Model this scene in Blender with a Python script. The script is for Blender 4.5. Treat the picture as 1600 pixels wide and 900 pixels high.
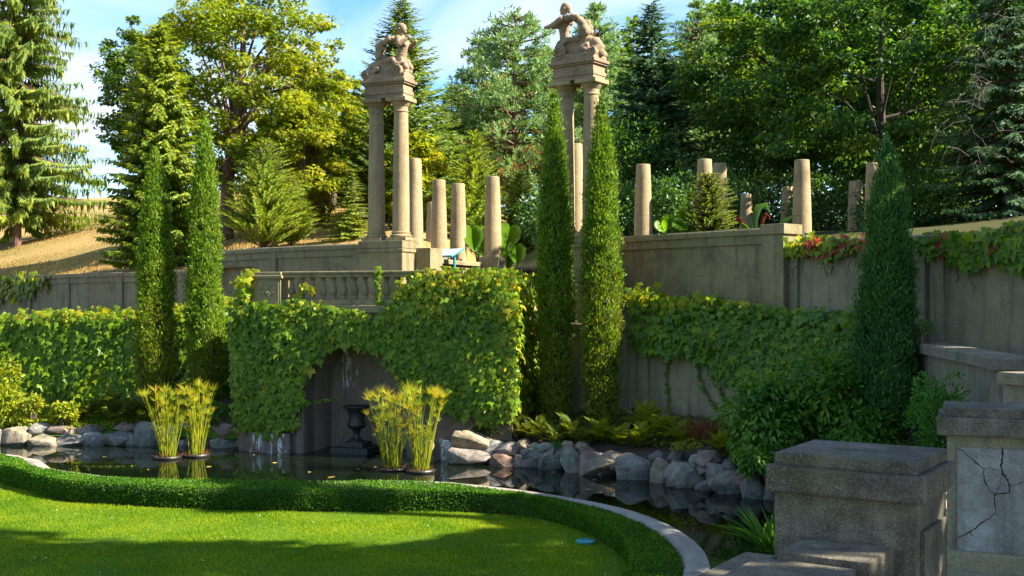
import bpy, bmesh, math, random
import numpy as np
from mathutils import Vector, Matrix, noise as mnoise

S = bpy.context.scene
for o in list(bpy.data.objects): bpy.data.objects.remove(o)
COL = S.collection
R = math.radians

# ------------------------------------------------------------------ camera
FPX, HZ, EYE = 1777.8, 470.0, 4.0
cam = bpy.data.cameras.new('camera'); cam.lens = 40.0; cam.sensor_width = 36.0
cam.shift_y = (HZ-450.0)/1600.0; cam.clip_start = 0.1; cam.clip_end = 5000
camo = bpy.data.objects.new('camera', cam); COL.objects.link(camo)
camo.location = (0, 0, EYE); camo.rotation_euler = (R(90), 0, 0); S.camera = camo

# ------------------------------------------------------------------ light
SUN_AZ, SUN_EL = 105.0, 39.0
W = bpy.data.worlds.new('World'); S.world = W; W.use_nodes = True
nt = W.node_tree; nt.nodes.clear()
def N(nt, t, **kw):
    n = nt.nodes.new(t)
    for k, v in kw.items():
        if k in n.inputs.keys(): n.inputs[k].default_value = v
        else: setattr(n, k, v)
    return n
wo = N(nt, 'ShaderNodeOutputWorld'); bg = N(nt, 'ShaderNodeBackground'); bg.inputs['Strength'].default_value = 0.097
sky = N(nt, 'ShaderNodeTexSky'); sky.sky_type = 'NISHITA'; sky.sun_disc = False
sky.sun_elevation = R(SUN_EL); sky.sun_rotation = R(SUN_AZ); sky.air_density = 1.0; sky.dust_density = 0.05; sky.ozone_density = 2.6
tc = N(nt, 'ShaderNodeTexCoord'); mp = N(nt, 'ShaderNodeMapping'); mp.inputs['Scale'].default_value = (1.1, 1.1, 4.2)
mp.inputs['Location'].default_value = (0.35, 0.1, 0.2)
cn = N(nt, 'ShaderNodeTexNoise'); cn.inputs['Scale'].default_value = 2.1; cn.inputs['Detail'].default_value = 7; cn.inputs['Roughness'].default_value = 0.52; cn.inputs['Distortion'].default_value = 0.5
cr = N(nt, 'ShaderNodeValToRGB'); cr.color_ramp.elements[0].position = 0.455; cr.color_ramp.elements[1].position = 0.69
cr.color_ramp.elements[1].color = (0.85, 0.85, 0.85, 1)
mx = N(nt, 'ShaderNodeMix'); mx.data_type = 'RGBA'; mx.inputs[7].default_value = (3.9, 3.93, 3.97, 1)
L = nt.links.new
L(tc.outputs['Generated'], mp.inputs[0]); L(mp.outputs[0], cn.inputs['Vector']); L(cn.outputs[0], cr.inputs[0])
L(cr.outputs[0], mx.inputs[0]); hs = N(nt, 'ShaderNodeHueSaturation'); hs.inputs['Saturation'].default_value = 1.3; hs.inputs['Value'].default_value = 0.74; L(sky.outputs[0], hs.inputs['Color']); L(hs.outputs[0], mx.inputs[6]); L(mx.outputs[2], bg.inputs[0]); L(bg.outputs[0], wo.inputs[0])
sun = bpy.data.lights.new('sun', 'SUN'); sun.energy = 4.8; sun.angle = R(0.55); sun.color = (1.0, 0.92, 0.78)
suno = bpy.data.objects.new('sun', sun); COL.objects.link(suno)
SV = Vector((math.sin(R(SUN_AZ))*math.cos(R(SUN_EL)), math.cos(R(SUN_AZ))*math.cos(R(SUN_EL)), math.sin(R(SUN_EL))))
suno.rotation_euler = SV.to_track_quat('Z', 'Y').to_euler(); suno.location = (40, -10, 40)
S.view_settings.view_transform = 'Standard'; S.view_settings.look = 'None'
S.view_settings.exposure = 2.02; S.view_settings.gamma = 1.0; S.view_settings.use_curve_mapping = False
S.cycles.use_denoising = True; S.cycles.max_bounces = 7; S.cycles.transparent_max_bounces = 4
S.cycles.diffuse_bounces = 3; S.cycles.glossy_bounces = 3; S.cycles.transmission_bounces = 3
S.cycles.caustics_reflective = False; S.cycles.caustics_refractive = False

# ------------------------------------------------------------------ helpers
def P(px, py, d):                      # a point of the place seen at that pixel, d metres ahead
    return Vector(((px-800)/FPX*d, d, EYE-(py-HZ)/FPX*d))
def XY(px, d): return ((px-800)/FPX*d, d)

class MB:
    def __init__(s): s.v = []; s.f = []
    def add(s, vs, fs):
        b = len(s.v); s.v += [tuple(v) for v in vs]; s.f += [tuple(i+b for i in f) for f in fs]; return s
    def box(s, c, size, M=None, bev=0.0):
        x, y, z = size[0]/2, size[1]/2, size[2]/2
        if bev > 0:
            b = min(bev, x*.9, y*.9, z*.9); bm = bmesh.new(); bmesh.ops.create_cube(bm, size=1)
            for v in bm.verts: v.co = Vector((v.co.x*2*x, v.co.y*2*y, v.co.z*2*z))
            bmesh.ops.bevel(bm, geom=bm.edges[:], offset=b, segments=2, profile=0.6, affect='EDGES')
            vs = [v.co.copy() for v in bm.verts]; fs = [[v.index for v in f.verts] for f in bm.faces]; bm.free()
        else:
            vs = [Vector((sx*x, sy*y, sz*z)) for sx in (-1, 1) for sy in (-1, 1) for sz in (-1, 1)]
            fs = [(0,1,3,2),(4,6,7,5),(0,4,5,1),(2,3,7,6),(0,2,6,4),(1,5,7,3)]
        vs = [v+Vector(c) for v in vs]
        if M is not None: vs = [M@v for v in vs]
        return s.add(vs, fs)
    def tube(s, pts, rad, n=7, cap=True):
        pts = [Vector(p) for p in pts]; rings = []; b = len(s.v); up = Vector((0.03, 0.99, 0.1))
        for i, p in enumerate(pts):
            t = (pts[min(i+1, len(pts)-1)]-pts[max(i-1, 0)]).normalized()
            a = t.cross(up)
            if a.length < 1e-3: a = t.cross(Vector((1, 0, 0)))
            a.normalize(); c = t.cross(a)
            for k in range(n):
                q = 2*math.pi*k/n; s.v.append(tuple(p+(a*math.cos(q)+c*math.sin(q))*rad[i]))
        for i in range(len(pts)-1):
            for k in range(n):
                s.f.append((b+i*n+k, b+i*n+(k+1) % n, b+(i+1)*n+(k+1) % n, b+(i+1)*n+k))
        if cap:
            s.f.append(tuple(b+k for k in range(n))[::-1]); s.f.append(tuple(b+(len(pts)-1)*n+k for k in range(n)))
        return s
    def lathe(s, prof, c=(0, 0, 0), n=24, M=None):
        b = len(s.v); c = Vector(c)
        for r, z in prof:
            for k in range(n):
                q = 2*math.pi*k/n; v = Vector((r*math.cos(q), r*math.sin(q), z))+c
                if M is not None: v = M@v
                s.v.append(tuple(v))
        for i in range(len(prof)-1):
            for k in range(n):
                s.f.append((b+i*n+k, b+i*n+(k+1) % n, b+(i+1)*n+(k+1) % n, b+(i+1)*n+k))
        s.f.append(tuple(b+k for k in range(n))[::-1]); s.f.append(tuple(b+(len(prof)-1)*n+k for k in range(n)))
        return s
    def prism(s, poly, z0, z1, M=None):
        n = len(poly); vs = [Vector((x, y, z0)) for x, y in poly]+[Vector((x, y, z1)) for x, y in poly]
        if M is not None: vs = [M@v for v in vs]
        return s.add(vs, [tuple(range(n))[::-1], tuple(range(n, 2*n))]+[(i, (i+1) % n, n+(i+1) % n, n+i) for i in range(n)])
    def mesh(s, name, mat, smooth=False):
        me = bpy.data.meshes.new(name); me.from_pydata(s.v, [], s.f); me.validate()
        bm = bmesh.new(); bm.from_mesh(me); bmesh.ops.recalc_face_normals(bm, faces=bm.faces[:]); bm.to_mesh(me); bm.free()
        if smooth:
            me.polygons.foreach_set('use_smooth', [True]*len(me.polygons))
            try: me.set_sharp_from_angle(angle=R(38))
            except Exception: pass
        if mat: me.materials.append(mat)
        return me
    def build(s, name, mat, parent=None, smooth=False): return put(name, s.mesh(name, mat, smooth), parent)

def put(name, me, parent=None, M=None):
    o = bpy.data.objects.new(name, me); COL.objects.link(o)
    if parent is not None:
        o.parent = parent
        if parent.type == 'EMPTY': o.matrix_parent_inverse = Matrix.Translation(parent.location).inverted()
    if M is not None: o.matrix_basis = M
    return o
def tag(o, label, cat, group=None, kind=None):
    if label: o['label'] = label
    if cat: o['category'] = cat
    if group: o['group'] = group
    if kind: o['kind'] = kind
    return o
def thing(name, label, cat, loc, group=None):
    o = bpy.data.objects.new(name, None); COL.objects.link(o); o.location = loc; o.empty_display_size = 0.2
    return tag(o, label, cat, group)
def structure(o): o['kind'] = 'structure'; return o
def stuffpart(o): o['kind'] = 'stuff'; return o

def npmesh(name, V, F, mat, smooth=False):
    me = bpy.data.meshes.new(name); V = np.ascontiguousarray(V, dtype=np.float32); F = np.ascontiguousarray(F, dtype=np.int32)
    n, k = F.shape
    me.vertices.add(len(V)); me.vertices.foreach_set('co', V.ravel())
    me.loops.add(n*k); me.loops.foreach_set('vertex_index', F.ravel())
    me.polygons.add(n); me.polygons.foreach_set('loop_start', np.arange(0, n*k, k, dtype=np.int32))
    if smooth: me.polygons.foreach_set('use_smooth', np.ones(n, dtype=bool))
    me.update(calc_edges=True)
    if mat: me.materials.append(mat)
    return me
def nrm(a): return a/np.maximum(np.linalg.norm(a, axis=-1, keepdims=True), 1e-9)
def frames(d, nh):
    ay = nrm(d); ax = nrm(np.cross(ay, nh)); az = np.cross(ax, ay); return ax, ay, az
def cards(name, T, F, pos, d, nh, sc, mat, wsc=None):
    T = np.asarray(T, float); F = np.asarray(F); ax, ay, az = frames(d, nh); sc = np.broadcast_to(np.asarray(sc, float), (len(pos),))[:, None, None]
    w = sc if wsc is None else np.broadcast_to(np.asarray(wsc, float), (len(pos),))[:, None, None]
    V = pos[:, None, :]+T[None, :, 0, None]*ax[:, None, :]*w+T[None, :, 1, None]*ay[:, None, :]*sc+T[None, :, 2, None]*az[:, None, :]*w
    k = len(T); FF = (F[None]+(np.arange(len(pos))*k)[:, None, None]).reshape(-1, F.shape[1])
    return npmesh(name, V.reshape(-1, 3), FF, mat)
KITE = ([(0, 0, 0), (.5, .45, .12), (0, 1, 0), (-.5, .45, .12)], [(0, 1, 2, 3)])
OVAL = ([(0, 0, 0), (.36, .25, .07), (.36, .65, .07), (0, 1, -.04), (-.36, .65, .07), (-.36, .25, .07)], [(0, 1, 2, 3), (0, 3, 4, 5)])
QUAD = ([(0, 0, 0), (.42, .5, .1), (0, 1, -.03), (-.42, .5, .1)], [(0, 1, 2, 3)])
BLADE = ([(-.5, 0, 0), (.5, 0, 0), (0, 1, .15)], [(0, 1, 2)])
IVYV = [(0, .32, .07), (0, .04, 0), (.34, -.06, -.01), (.57, .36, -.06), (.20, .50, .02), (0, 1.0, -.12), (-.20, .50, .02), (-.57, .36, -.06), (-.34, -.06, -.01)]
IVY = (IVYV, [(0, i, i+1) for i in range(1, 8)]+[(0, 8, 1)])
FANLEAF = ([(0, 0, 0), (.5, .55, -.02), (.12, .6, .06), (0, 1, -.05), (-.12, .6, .06), (-.5, .55, -.02)], [(0, 1, 2, 3), (0, 3, 4, 5)])
MAPLE = ([(0, 0, 0), (.3, .12, .05), (.55, .5, -.04), (.22, .55, .05), (0, 1, -.06), (-.22, .55, .05), (-.55, .5, -.04), (-.3, .12, .05)],
         [(0, 1, 2, 3), (0, 3, 4, 5), (0, 5, 6, 7)])
def rng(seed): return np.random.default_rng(seed)
def sphere_dirs(g, n): return nrm(g.normal(size=(n, 3)))

# ------------------------------------------------------------------ materials
def newmat(name):
    m = bpy.data.materials.new(name); m.use_nodes = True; t = m.node_tree; t.nodes.clear()
    out = N(t, 'ShaderNodeOutputMaterial'); return m, t, out
def ramp(t, cols, pos=None):
    n = N(t, 'ShaderNodeValToRGB'); e = n.color_ramp.elements
    pos = pos or [i/max(1, len(cols)-1) for i in range(len(cols))]
    while len(e) < len(cols): e.new(0.5)
    for i, (c, p) in enumerate(zip(cols, pos)): e[i].position = p; e[i].color = (*c, 1)
    return n
def mixc(t, fac, a, b, mode='MIX'):
    n = N(t, 'ShaderNodeMix'); n.data_type = 'RGBA'; n.blend_type = mode
    for sock, v in ((n.inputs[0], fac), (n.inputs[6], a), (n.inputs[7], b)):
        if isinstance(v, (int, float)): sock.default_value = v
        elif isinstance(v, tuple): sock.default_value = (*v, 1) if len(v) == 3 else v
        else: t.links.new(v, sock)
    return n.outputs[2]
def noisef(t, vec, scale, detail=4, rough=.55, dist=0):
    n = N(t, 'ShaderNodeTexNoise'); n.inputs['Scale'].default_value = scale; n.inputs['Detail'].default_value = detail
    n.inputs['Roughness'].default_value = rough; n.inputs['Distortion'].default_value = dist
    if vec is not None: t.links.new(vec, n.inputs['Vector'])
    return n.outputs[0]
def pos_of(t, scale=(1, 1, 1)):
    g = N(t, 'ShaderNodeNewGeometry'); m = N(t, 'ShaderNodeMapping'); m.inputs['Scale'].default_value = scale
    t.links.new(g.outputs['Position'], m.inputs[0]); return m.outputs[0]
def mapr(t, v, a, b, c=0., d=1.):
    n = N(t, 'ShaderNodeMapRange'); n.inputs[1].default_value = a; n.inputs[2].default_value = b; n.inputs[3].default_value = c; n.inputs[4].default_value = d
    t.links.new(v, n.inputs[0]); return n.outputs[0]

def foliage(name, cols, trans=.35, nscale=.9, rough=.5, tint=None, pos=None, spec=.35):
    m, t, out = newmat(name); l = t.links.new
    g = N(t, 'ShaderNodeNewGeometry'); oi = N(t, 'ShaderNodeObjectInfo')
    ad = N(t, 'ShaderNodeMath'); ad.operation = 'ADD'; l(g.outputs['Random Per Island'], ad.inputs[0]); l(oi.outputs['Random'], ad.inputs[1])
    fr = N(t, 'ShaderNodeMath'); fr.operation = 'FRACT'; l(ad.outputs[0], fr.inputs[0])
    rp = ramp(t, cols, pos); 
    nz = noisef(t, pos_of(t), nscale, 3)
    mm = N(t, 'ShaderNodeMath'); mm.operation = 'MULTIPLY_ADD'; l(mapr(t, nz, .3, .7, -.28, .28), mm.inputs[0]); mm.inputs[1].default_value = 1.0; l(fr.outputs[0], mm.inputs[2])
    l(mm.outputs[0], rp.inputs[0])
    col = rp.outputs[0]
    p = N(t, 'ShaderNodeBsdfPrincipled'); p.inputs['Roughness'].default_value = rough; p.inputs['Specular IOR Level'].default_value = spec
    l(col, p.inputs['Base Color'])
    tr = N(t, 'ShaderNodeBsdfTranslucent'); l(mixc(t, 1.0, col, tint or (1.35, 1.25, .5), 'MULTIPLY'), tr.inputs[0])
    ms = N(t, 'ShaderNodeMixShader'); ms.inputs[0].default_value = min(.6, trans*1.3); l(p.outputs[0], ms.inputs[1]); l(tr.outputs[0], ms.inputs[2]); l(ms.outputs[0], out.inputs[0])
    return m

def stone(name, c1, c2, dirt=(.05, .045, .04), dirt_amt=.5, bump=.35, speck=.35, rough=.85, fine=55., streak=.5, moss=0.0, big=1.1, k=1.0):
    m, t, out = newmat(name); l = t.links.new; v = pos_of(t)
    a = noisef(t, v, big, 6, .6); col = mixc(t, mapr(t, a, .5-.2/k, .5+.2/k), c1, c2)
    b = noisef(t, v, 9., 5, .65); col = mixc(t, mapr(t, b, .5-.12/k, .5+.25/k, 0, .45), col, tuple(x*.55 for x in c1))
    s = noisef(t, pos_of(t, (5.5, 5.5, .55)), 1.0, 5, .6); col = mixc(t, mapr(t, s, .48, .75, 0, streak), col, dirt)
    f = noisef(t, v, fine, 3, .7); col = mixc(t, mapr(t, f, .5, .72, 0, speck), col, tuple(min(1, x*1.7+.03) for x in c2))
    f2 = noisef(t, v, fine*1.7, 2, .7); col = mixc(t, mapr(t, f2, .52, .68, 0, speck*1.3), col, tuple(x*.3 for x in c1))
    d = noisef(t, v, .75, 7, .7, .4); col = mixc(t, mapr(t, d, .52, .72, 0, dirt_amt), col, dirt)
    if moss > 0:
        g = N(t, 'ShaderNodeNewGeometry'); sp = N(t, 'ShaderNodeSeparateXYZ'); l(g.outputs['Normal'], sp.inputs[0])
        mo = noisef(t, v, 3.2, 6, .7); col = mixc(t, mapr(t, mo, .5, .66, 0, moss), col, (.09, .10, .025))
    p = N(t, 'ShaderNodeBsdfPrincipled'); p.inputs['Roughness'].default_value = rough; p.inputs['Specular IOR Level'].default_value = .25; l(col, p.inputs['Base Color'])
    h = N(t, 'ShaderNodeMath'); h.operation = 'MULTIPLY_ADD'; l(f, h.inputs[0]); h.inputs[1].default_value = .5; l(b, h.inputs[2])
    bp = N(t, 'ShaderNodeBump'); bp.inputs['Strength'].default_value = bump; bp.inputs['Distance'].default_value = .03; l(h.outputs[0], bp.inputs['Height']); l(bp.outputs[0], p.inputs['Normal'])
    l(p.outputs[0], out.inputs[0]); return m

def plain(name, c, rough=.6, metal=0., var=.25, bump=.1, nscale=12.):
    m, t, out = newmat(name); l = t.links.new; v = pos_of(t); a = noisef(t, v, nscale, 5, .6)
    p = N(t, 'ShaderNodeBsdfPrincipled'); p.inputs['Roughness'].default_value = rough; p.inputs['Metallic'].default_value = metal
    l(mixc(t, mapr(t, a, .3, .7), tuple(x*(1-var) for x in c), tuple(min(1, x*(1+var)) for x in c)), p.inputs['Base Color'])
    bp = N(t, 'ShaderNodeBump'); bp.inputs['Strength'].default_value = bump; bp.inputs['Distance'].default_value = .02; l(a, bp.inputs['Height']); l(bp.outputs[0], p.inputs['Normal'])
    l(p.outputs[0], out.inputs[0]); return m

MT = {}
MT['stone_upper'] = stone('weathered_concrete', (.205, .168, .085), (.29, .243, .128), (.055, .047, .03), .65, .5, .35, streak=.65)
MT['stone_column'] = stone('column_stone', (.28, .205, .105), (.37, .28, .155), (.10, .075, .045), .6, .35, .3, streak=.6, fine=40)
MT['stone_statue'] = stone('statue_stone', (.24, .165, .10), (.33, .235, .145), (.05, .04, .03), .8, .5, .25, streak=.35, fine=30)
MT['stone_niche'] = stone('niche_concrete', (.15, .11, .08), (.215, .165, .12), (.05, .04, .035), .7, .4, .25)
MT['stone_recess'] = stone('recess_concrete', (.24, .19, .135), (.31, .25, .18), (.08, .065, .05), .6, .4, .25)
MT['stone_grey'] = stone('grey_concrete', (.205, .182, .108), (.29, .26, .16), (.06, .058, .055), .7, .5, .45, streak=.65)  # greyer concrete tone than the upper walls
MT['stone_pier'] = stone('pier_aggregate', (.12, .10, .066), (.24, .207, .145), (.03, .025, .02), .8, 1.0, .65, fine=85, streak=.75, big=3.0, k=1.7)
MT['stone_piercap'] = stone('pier_cap_aggregate', (.105, .088, .063), (.225, .192, .145), (.03, .025, .02), .75, 1.3, .7, fine=75, streak=.45, moss=.4, big=3.0, k=2.2)
MT['stone_panel'] = stone('smooth_render_panel', (.22, .215, .19), (.33, .325, .295), (.10, .09, .075), .7, .4, .25, fine=60, streak=.85, big=3.5, k=1.8)
MT['stone_ledge'] = stone('mossy_ledge_concrete', (.17, .145, .105), (.25, .218, .165), (.05, .05, .045), .7, .5, .4, moss=.5)
MT['coping'] = stone('pond_coping', (.24, .21, .165), (.35, .31, .25), (.08, .07, .055), .7, .4, .6, fine=45, streak=.1, big=2.5)
MT['crack'] = plain('crack_shadow', (.02, .017, .014), .95)
MT['lime'] = plain('lime_stain', (.62, .64, .66), .8, var=.3, nscale=30)
MT['bronze'] = plain('dark_bronze', (.035, .034, .03), .5, .3, .4, .3, 20)
MT['soil'] = plain('bed_soil', (.055, .036, .022), .95, var=.5, bump=.8, nscale=9)
MT['bark_dark'] = plain('bark_dark', (.05, .036, .026), .9, var=.5, bump=.9, nscale=8)
MT['bark'] = plain('bark', (.10, .07, .047), .9, var=.5, bump=.9, nscale=8)
MT['bark_red'] = plain('bark_reddish', (.15, .085, .055), .9, var=.5, bump=.9, nscale=10)
MT['twig'] = plain('dead_twig', (.10, .08, .065), .9, var=.3)
MT['basket'] = plain('wet_basket', (.025, .02, .016), .35, var=.4, bump=.4, nscale=40)
MT['sign_teal'] = plain('sign_teal_paint', (.02, .22, .22), .35, var=.05)
MT['sign_face'] = plain('sign_face', (.62, .72, .76), .12, var=.06, nscale=4)

MT['ivy'] = foliage('ivy_leaf', [(.075, .16, .008), (.115, .22, .010), (.17, .285, .012), (.24, .335, .015)], .38, .7, .45)
MT['ivy_sun_gold'] = foliage('ivy_leaf_sun_gold', [(.16, .25, .012), (.25, .32, .014), (.36, .38, .016), (.46, .39, .02)], .4, .9, .45)  # yellow of sunlit leaves put into the leaf colour
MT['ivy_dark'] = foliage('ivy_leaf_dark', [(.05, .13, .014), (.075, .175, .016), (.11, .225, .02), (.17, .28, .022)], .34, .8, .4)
MT['ivy_red'] = foliage('ivy_leaf_autumn', [(.10, .13, .02), (.30, .05, .03), (.42, .045, .05), (.40, .13, .06), (.16, .20, .03)], .4, 2.2, .45, tint=(1.2, .9, .7))
MT['cypress'] = foliage('cypress_spray', [(.065, .145, .008), (.105, .205, .010), (.155, .27, .012), (.225, .33, .016)], .3, 1.1, .6)
MT['cypress_gold'] = foliage('cypress_spray_gold', [(.12, .11, .016), (.13, .175, .012), (.18, .24, .014), (.25, .28, .018)], .3, 1.3, .6)
MT['cypress_dark_shade'] = foliage('cypress_spray_dark_shade', [(.032, .105, .026), (.05, .145, .03), (.072, .19, .036), (.105, .235, .04)], .28, 1.1, .6)  # bluer kind of cypress, with shade partly put into its colour
MT['hedge'] = foliage('box_leaf', [(.03, .10, .008), (.05, .145, .010), (.08, .19, .012), (.13, .25, .016)], .3, 1.3, .8, spec=.12)
MT['hedge_core'] = plain('hedge_twigs', (.02, .032, .010), .95, var=.5, nscale=20)
MT['spruce'] = foliage('spruce_needles', [(.055, .12, .02), (.09, .17, .022), (.15, .225, .024), (.23, .28, .026)], .25, .35, .6)
MT['spruce_sunlit'] = foliage('spruce_needles_sunlit', [(.06, .125, .026), (.11, .19, .028), (.19, .26, .03), (.31, .34, .03)], .35, .3, .6)  # paler copy of the spruce green, warm sunlight put into the colour
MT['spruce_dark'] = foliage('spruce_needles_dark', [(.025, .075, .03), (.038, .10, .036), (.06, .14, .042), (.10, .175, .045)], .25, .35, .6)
MT['thuja'] = foliage('thuja_fans', [(.09, .165, .014), (.145, .22, .018), (.21, .275, .02), (.29, .32, .022)], .32, .5, .55)
MT['maple'] = foliage('maple_leaf', [(.10, .17, .010), (.16, .235, .012), (.24, .295, .014), (.35, .35, .018)], .42, .4, .5)
MT['maple_gold'] = foliage('maple_leaf_gold', [(.16, .22, .014), (.25, .30, .015), (.36, .36, .018), (.44, .36, .02)], .42, .5, .5)
MT['juniper'] = foliage('juniper_sprays', [(.11, .20, .014), (.17, .265, .018), (.24, .32, .02), (.32, .36, .024)], .3, .6, .6)
MT['pine'] = foliage('pine_needles', [(.10, .21, .07), (.155, .275, .095), (.22, .34, .12), (.28, .40, .14)], .25, .3, .55)
MT['pine_brown'] = foliage('pine_needles_brown', [(.24, .12, .05), (.31, .16, .07), (.22, .13, .05)], .25, .5, .6)
MT['oak'] = foliage('broadleaf_dark', [(.022, .075, .012), (.038, .11, .014), (.065, .155, .018), (.14, .23, .022)], .42, .22, .5)
MT['beech'] = foliage('broadleaf_mid', [(.045, .105, .012), (.075, .155, .016), (.12, .21, .02), (.20, .26, .025)], .4, .25, .5)
MT['rhodo'] = foliage('laurel_leaf', [(.03, .085, .018), (.05, .13, .022), (.08, .175, .028), (.13, .22, .03)], .25, .6, .35, spec=.5)
MT['shrub'] = foliage('shrub_leaf', [(.05, .15, .016), (.075, .205, .02), (.115, .265, .024), (.19, .32, .026)], .36, 1.2, .42)
MT['shrub_lime'] = foliage('shrub_leaf_lime', [(.13, .22, .014), (.21, .29, .016), (.32, .36, .02), (.40, .38, .03)], .42, 1.5, .5)
MT['boxbush'] = foliage('bush_leaf', [(.03, .125, .018), (.05, .18, .024), (.075, .23, .028), (.11, .27, .032)], .36, 1.2, .42)
MT['fern'] = foliage('fern_pinna', [(.12, .20, .012), (.18, .255, .014), (.26, .31, .018), (.37, .34, .02)], .4, 1.8, .5)
MT['fern_dark'] = foliage('fern_pinna_dark', [(.06, .105, .014), (.09, .14, .016), (.14, .175, .02), (.19, .18, .025)], .36, 1.4, .55)
MT['russet'] = foliage('russet_blades', [(.16, .05, .02), (.22, .08, .03), (.12, .05, .025), (.20, .12, .03)], .3, 3., .6)
MT['papyrus'] = foliage('papyrus_green', [(.15, .26, .012), (.24, .32, .014), (.36, .38, .016), (.46, .40, .02)], .3, 3., .5)
MT['papyrus_gold'] = foliage('papyrus_umbel', [(.28, .34, .014), (.42, .42, .016), (.54, .44, .02), (.58, .36, .03)], .42, 3., .5)
MT['taro'] = foliage('taro_leaf', [(.09, .20, .012), (.12, .25, .014), (.16, .30, .018)], .5, 1.2, .35, tint=(1.3, 1.3, .35))
MT['banana'] = foliage('banana_leaf', [(.03, .085, .03), (.04, .11, .035), (.06, .14, .04)], .3, 1.0, .3)
MT['banana_red'] = foliage('banana_leaf_red', [(.09, .03, .018), (.14, .035, .025), (.17, .06, .025)], .4, 2.0, .35, tint=(1.3, .7, .6))
MT['iris'] = foliage('iris_blade', [(.05, .15, .02), (.08, .20, .025), (.12, .26, .03)], .35, 2., .4)
MT['grass_blade'] = foliage('lawn_blade', [(.07, .18, .006), (.13, .25, .007), (.23, .33, .009), (.37, .39, .012)], .38, .8, .7, spec=.15)
MT['dry_blade'] = foliage('dry_grass_blade', [(.32, .21, .065), (.40, .27, .09), (.43, .29, .10), (.18, .22, .04)], .3, .25, .7, tint=(1.1, 1., .7))
MT['clover'] = plain('clover_white', (.75, .75, .68), .7)
def stain(name):
    m, t, out = newmat(name); l = t.links.new; a = noisef(t, pos_of(t, (9, 9, 1.6)), 1.0, 5, .65, .4); b = noisef(t, pos_of(t), 16, 4, .7)
    p = N(t, 'ShaderNodeBsdfPrincipled'); p.inputs['Base Color'].default_value = (.60, .60, .58, 1); p.inputs['Roughness'].default_value = .8; tr = N(t, 'ShaderNodeBsdfTransparent')
    f = N(t, 'ShaderNodeMath'); f.operation = 'MULTIPLY'; l(mapr(t, a, .50, .58), f.inputs[0]); l(mapr(t, b, .30, .50), f.inputs[1])
    ms = N(t, 'ShaderNodeMixShader'); l(f.outputs[0], ms.inputs[0]); l(tr.outputs[0], ms.inputs[1]); l(p.outputs[0], ms.inputs[2]); l(ms.outputs[0], out.inputs[0]); return m
MT['lime'] = stain('lime_stain_film')
MT['fallen'] = foliage('fallen_leaf', [(.45, .30, .05), (.55, .40, .10), (.35, .18, .05)], .2, 3., .6)

def ground_mat(name, cols, pos, scale, fine=26., bump=.5):
    m, t, out = newmat(name); l = t.links.new; v = pos_of(t)
    a = noisef(t, v, scale, 7, .62, .3); r = ramp(t, cols, pos); l(a, r.inputs[0])
    f = noisef(t, v, fine, 4, .7); col = mixc(t, mapr(t, f, .3, .75, 0, .55), r.outputs[0], tuple(x*.4 for x in cols[0]))
    p = N(t, 'ShaderNodeBsdfPrincipled'); p.inputs['Roughness'].default_value = .9; p.inputs['Specular IOR Level'].default_value = .1; l(col, p.inputs['Base Color'])
    bp = N(t, 'ShaderNodeBump'); bp.inputs['Strength'].default_value = bump; bp.inputs['Distance'].default_value = .08; l(f, bp.inputs['Height']); l(bp.outputs[0], p.inputs['Normal'])
    l(p.outputs[0], out.inputs[0]); return m
MT['lawn'] = ground_mat('lawn_turf', [(.05, .11, .006), (.075, .15, .008), (.10, .18, .010)], [.3, .5, .7], .5)
MT['hill'] = ground_mat('dry_hill_grass', [(.12, .16, .025), (.26, .20, .06), (.36, .235, .09), (.42, .285, .115)], [.28, .38, .50, .76], .22, 9., .5)
MT['woodfloor'] = ground_mat('wood_floor_litter', [(.05, .075, .018), (.08, .07, .03), (.05, .04, .022)], [.35, .5, .68], .6, 14.)
MT['bankgrass'] = ground_mat('bank_groundcover', [(.05, .12, .014), (.08, .17, .018), (.05, .05, .02)], [.3, .5, .72], .8)

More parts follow.
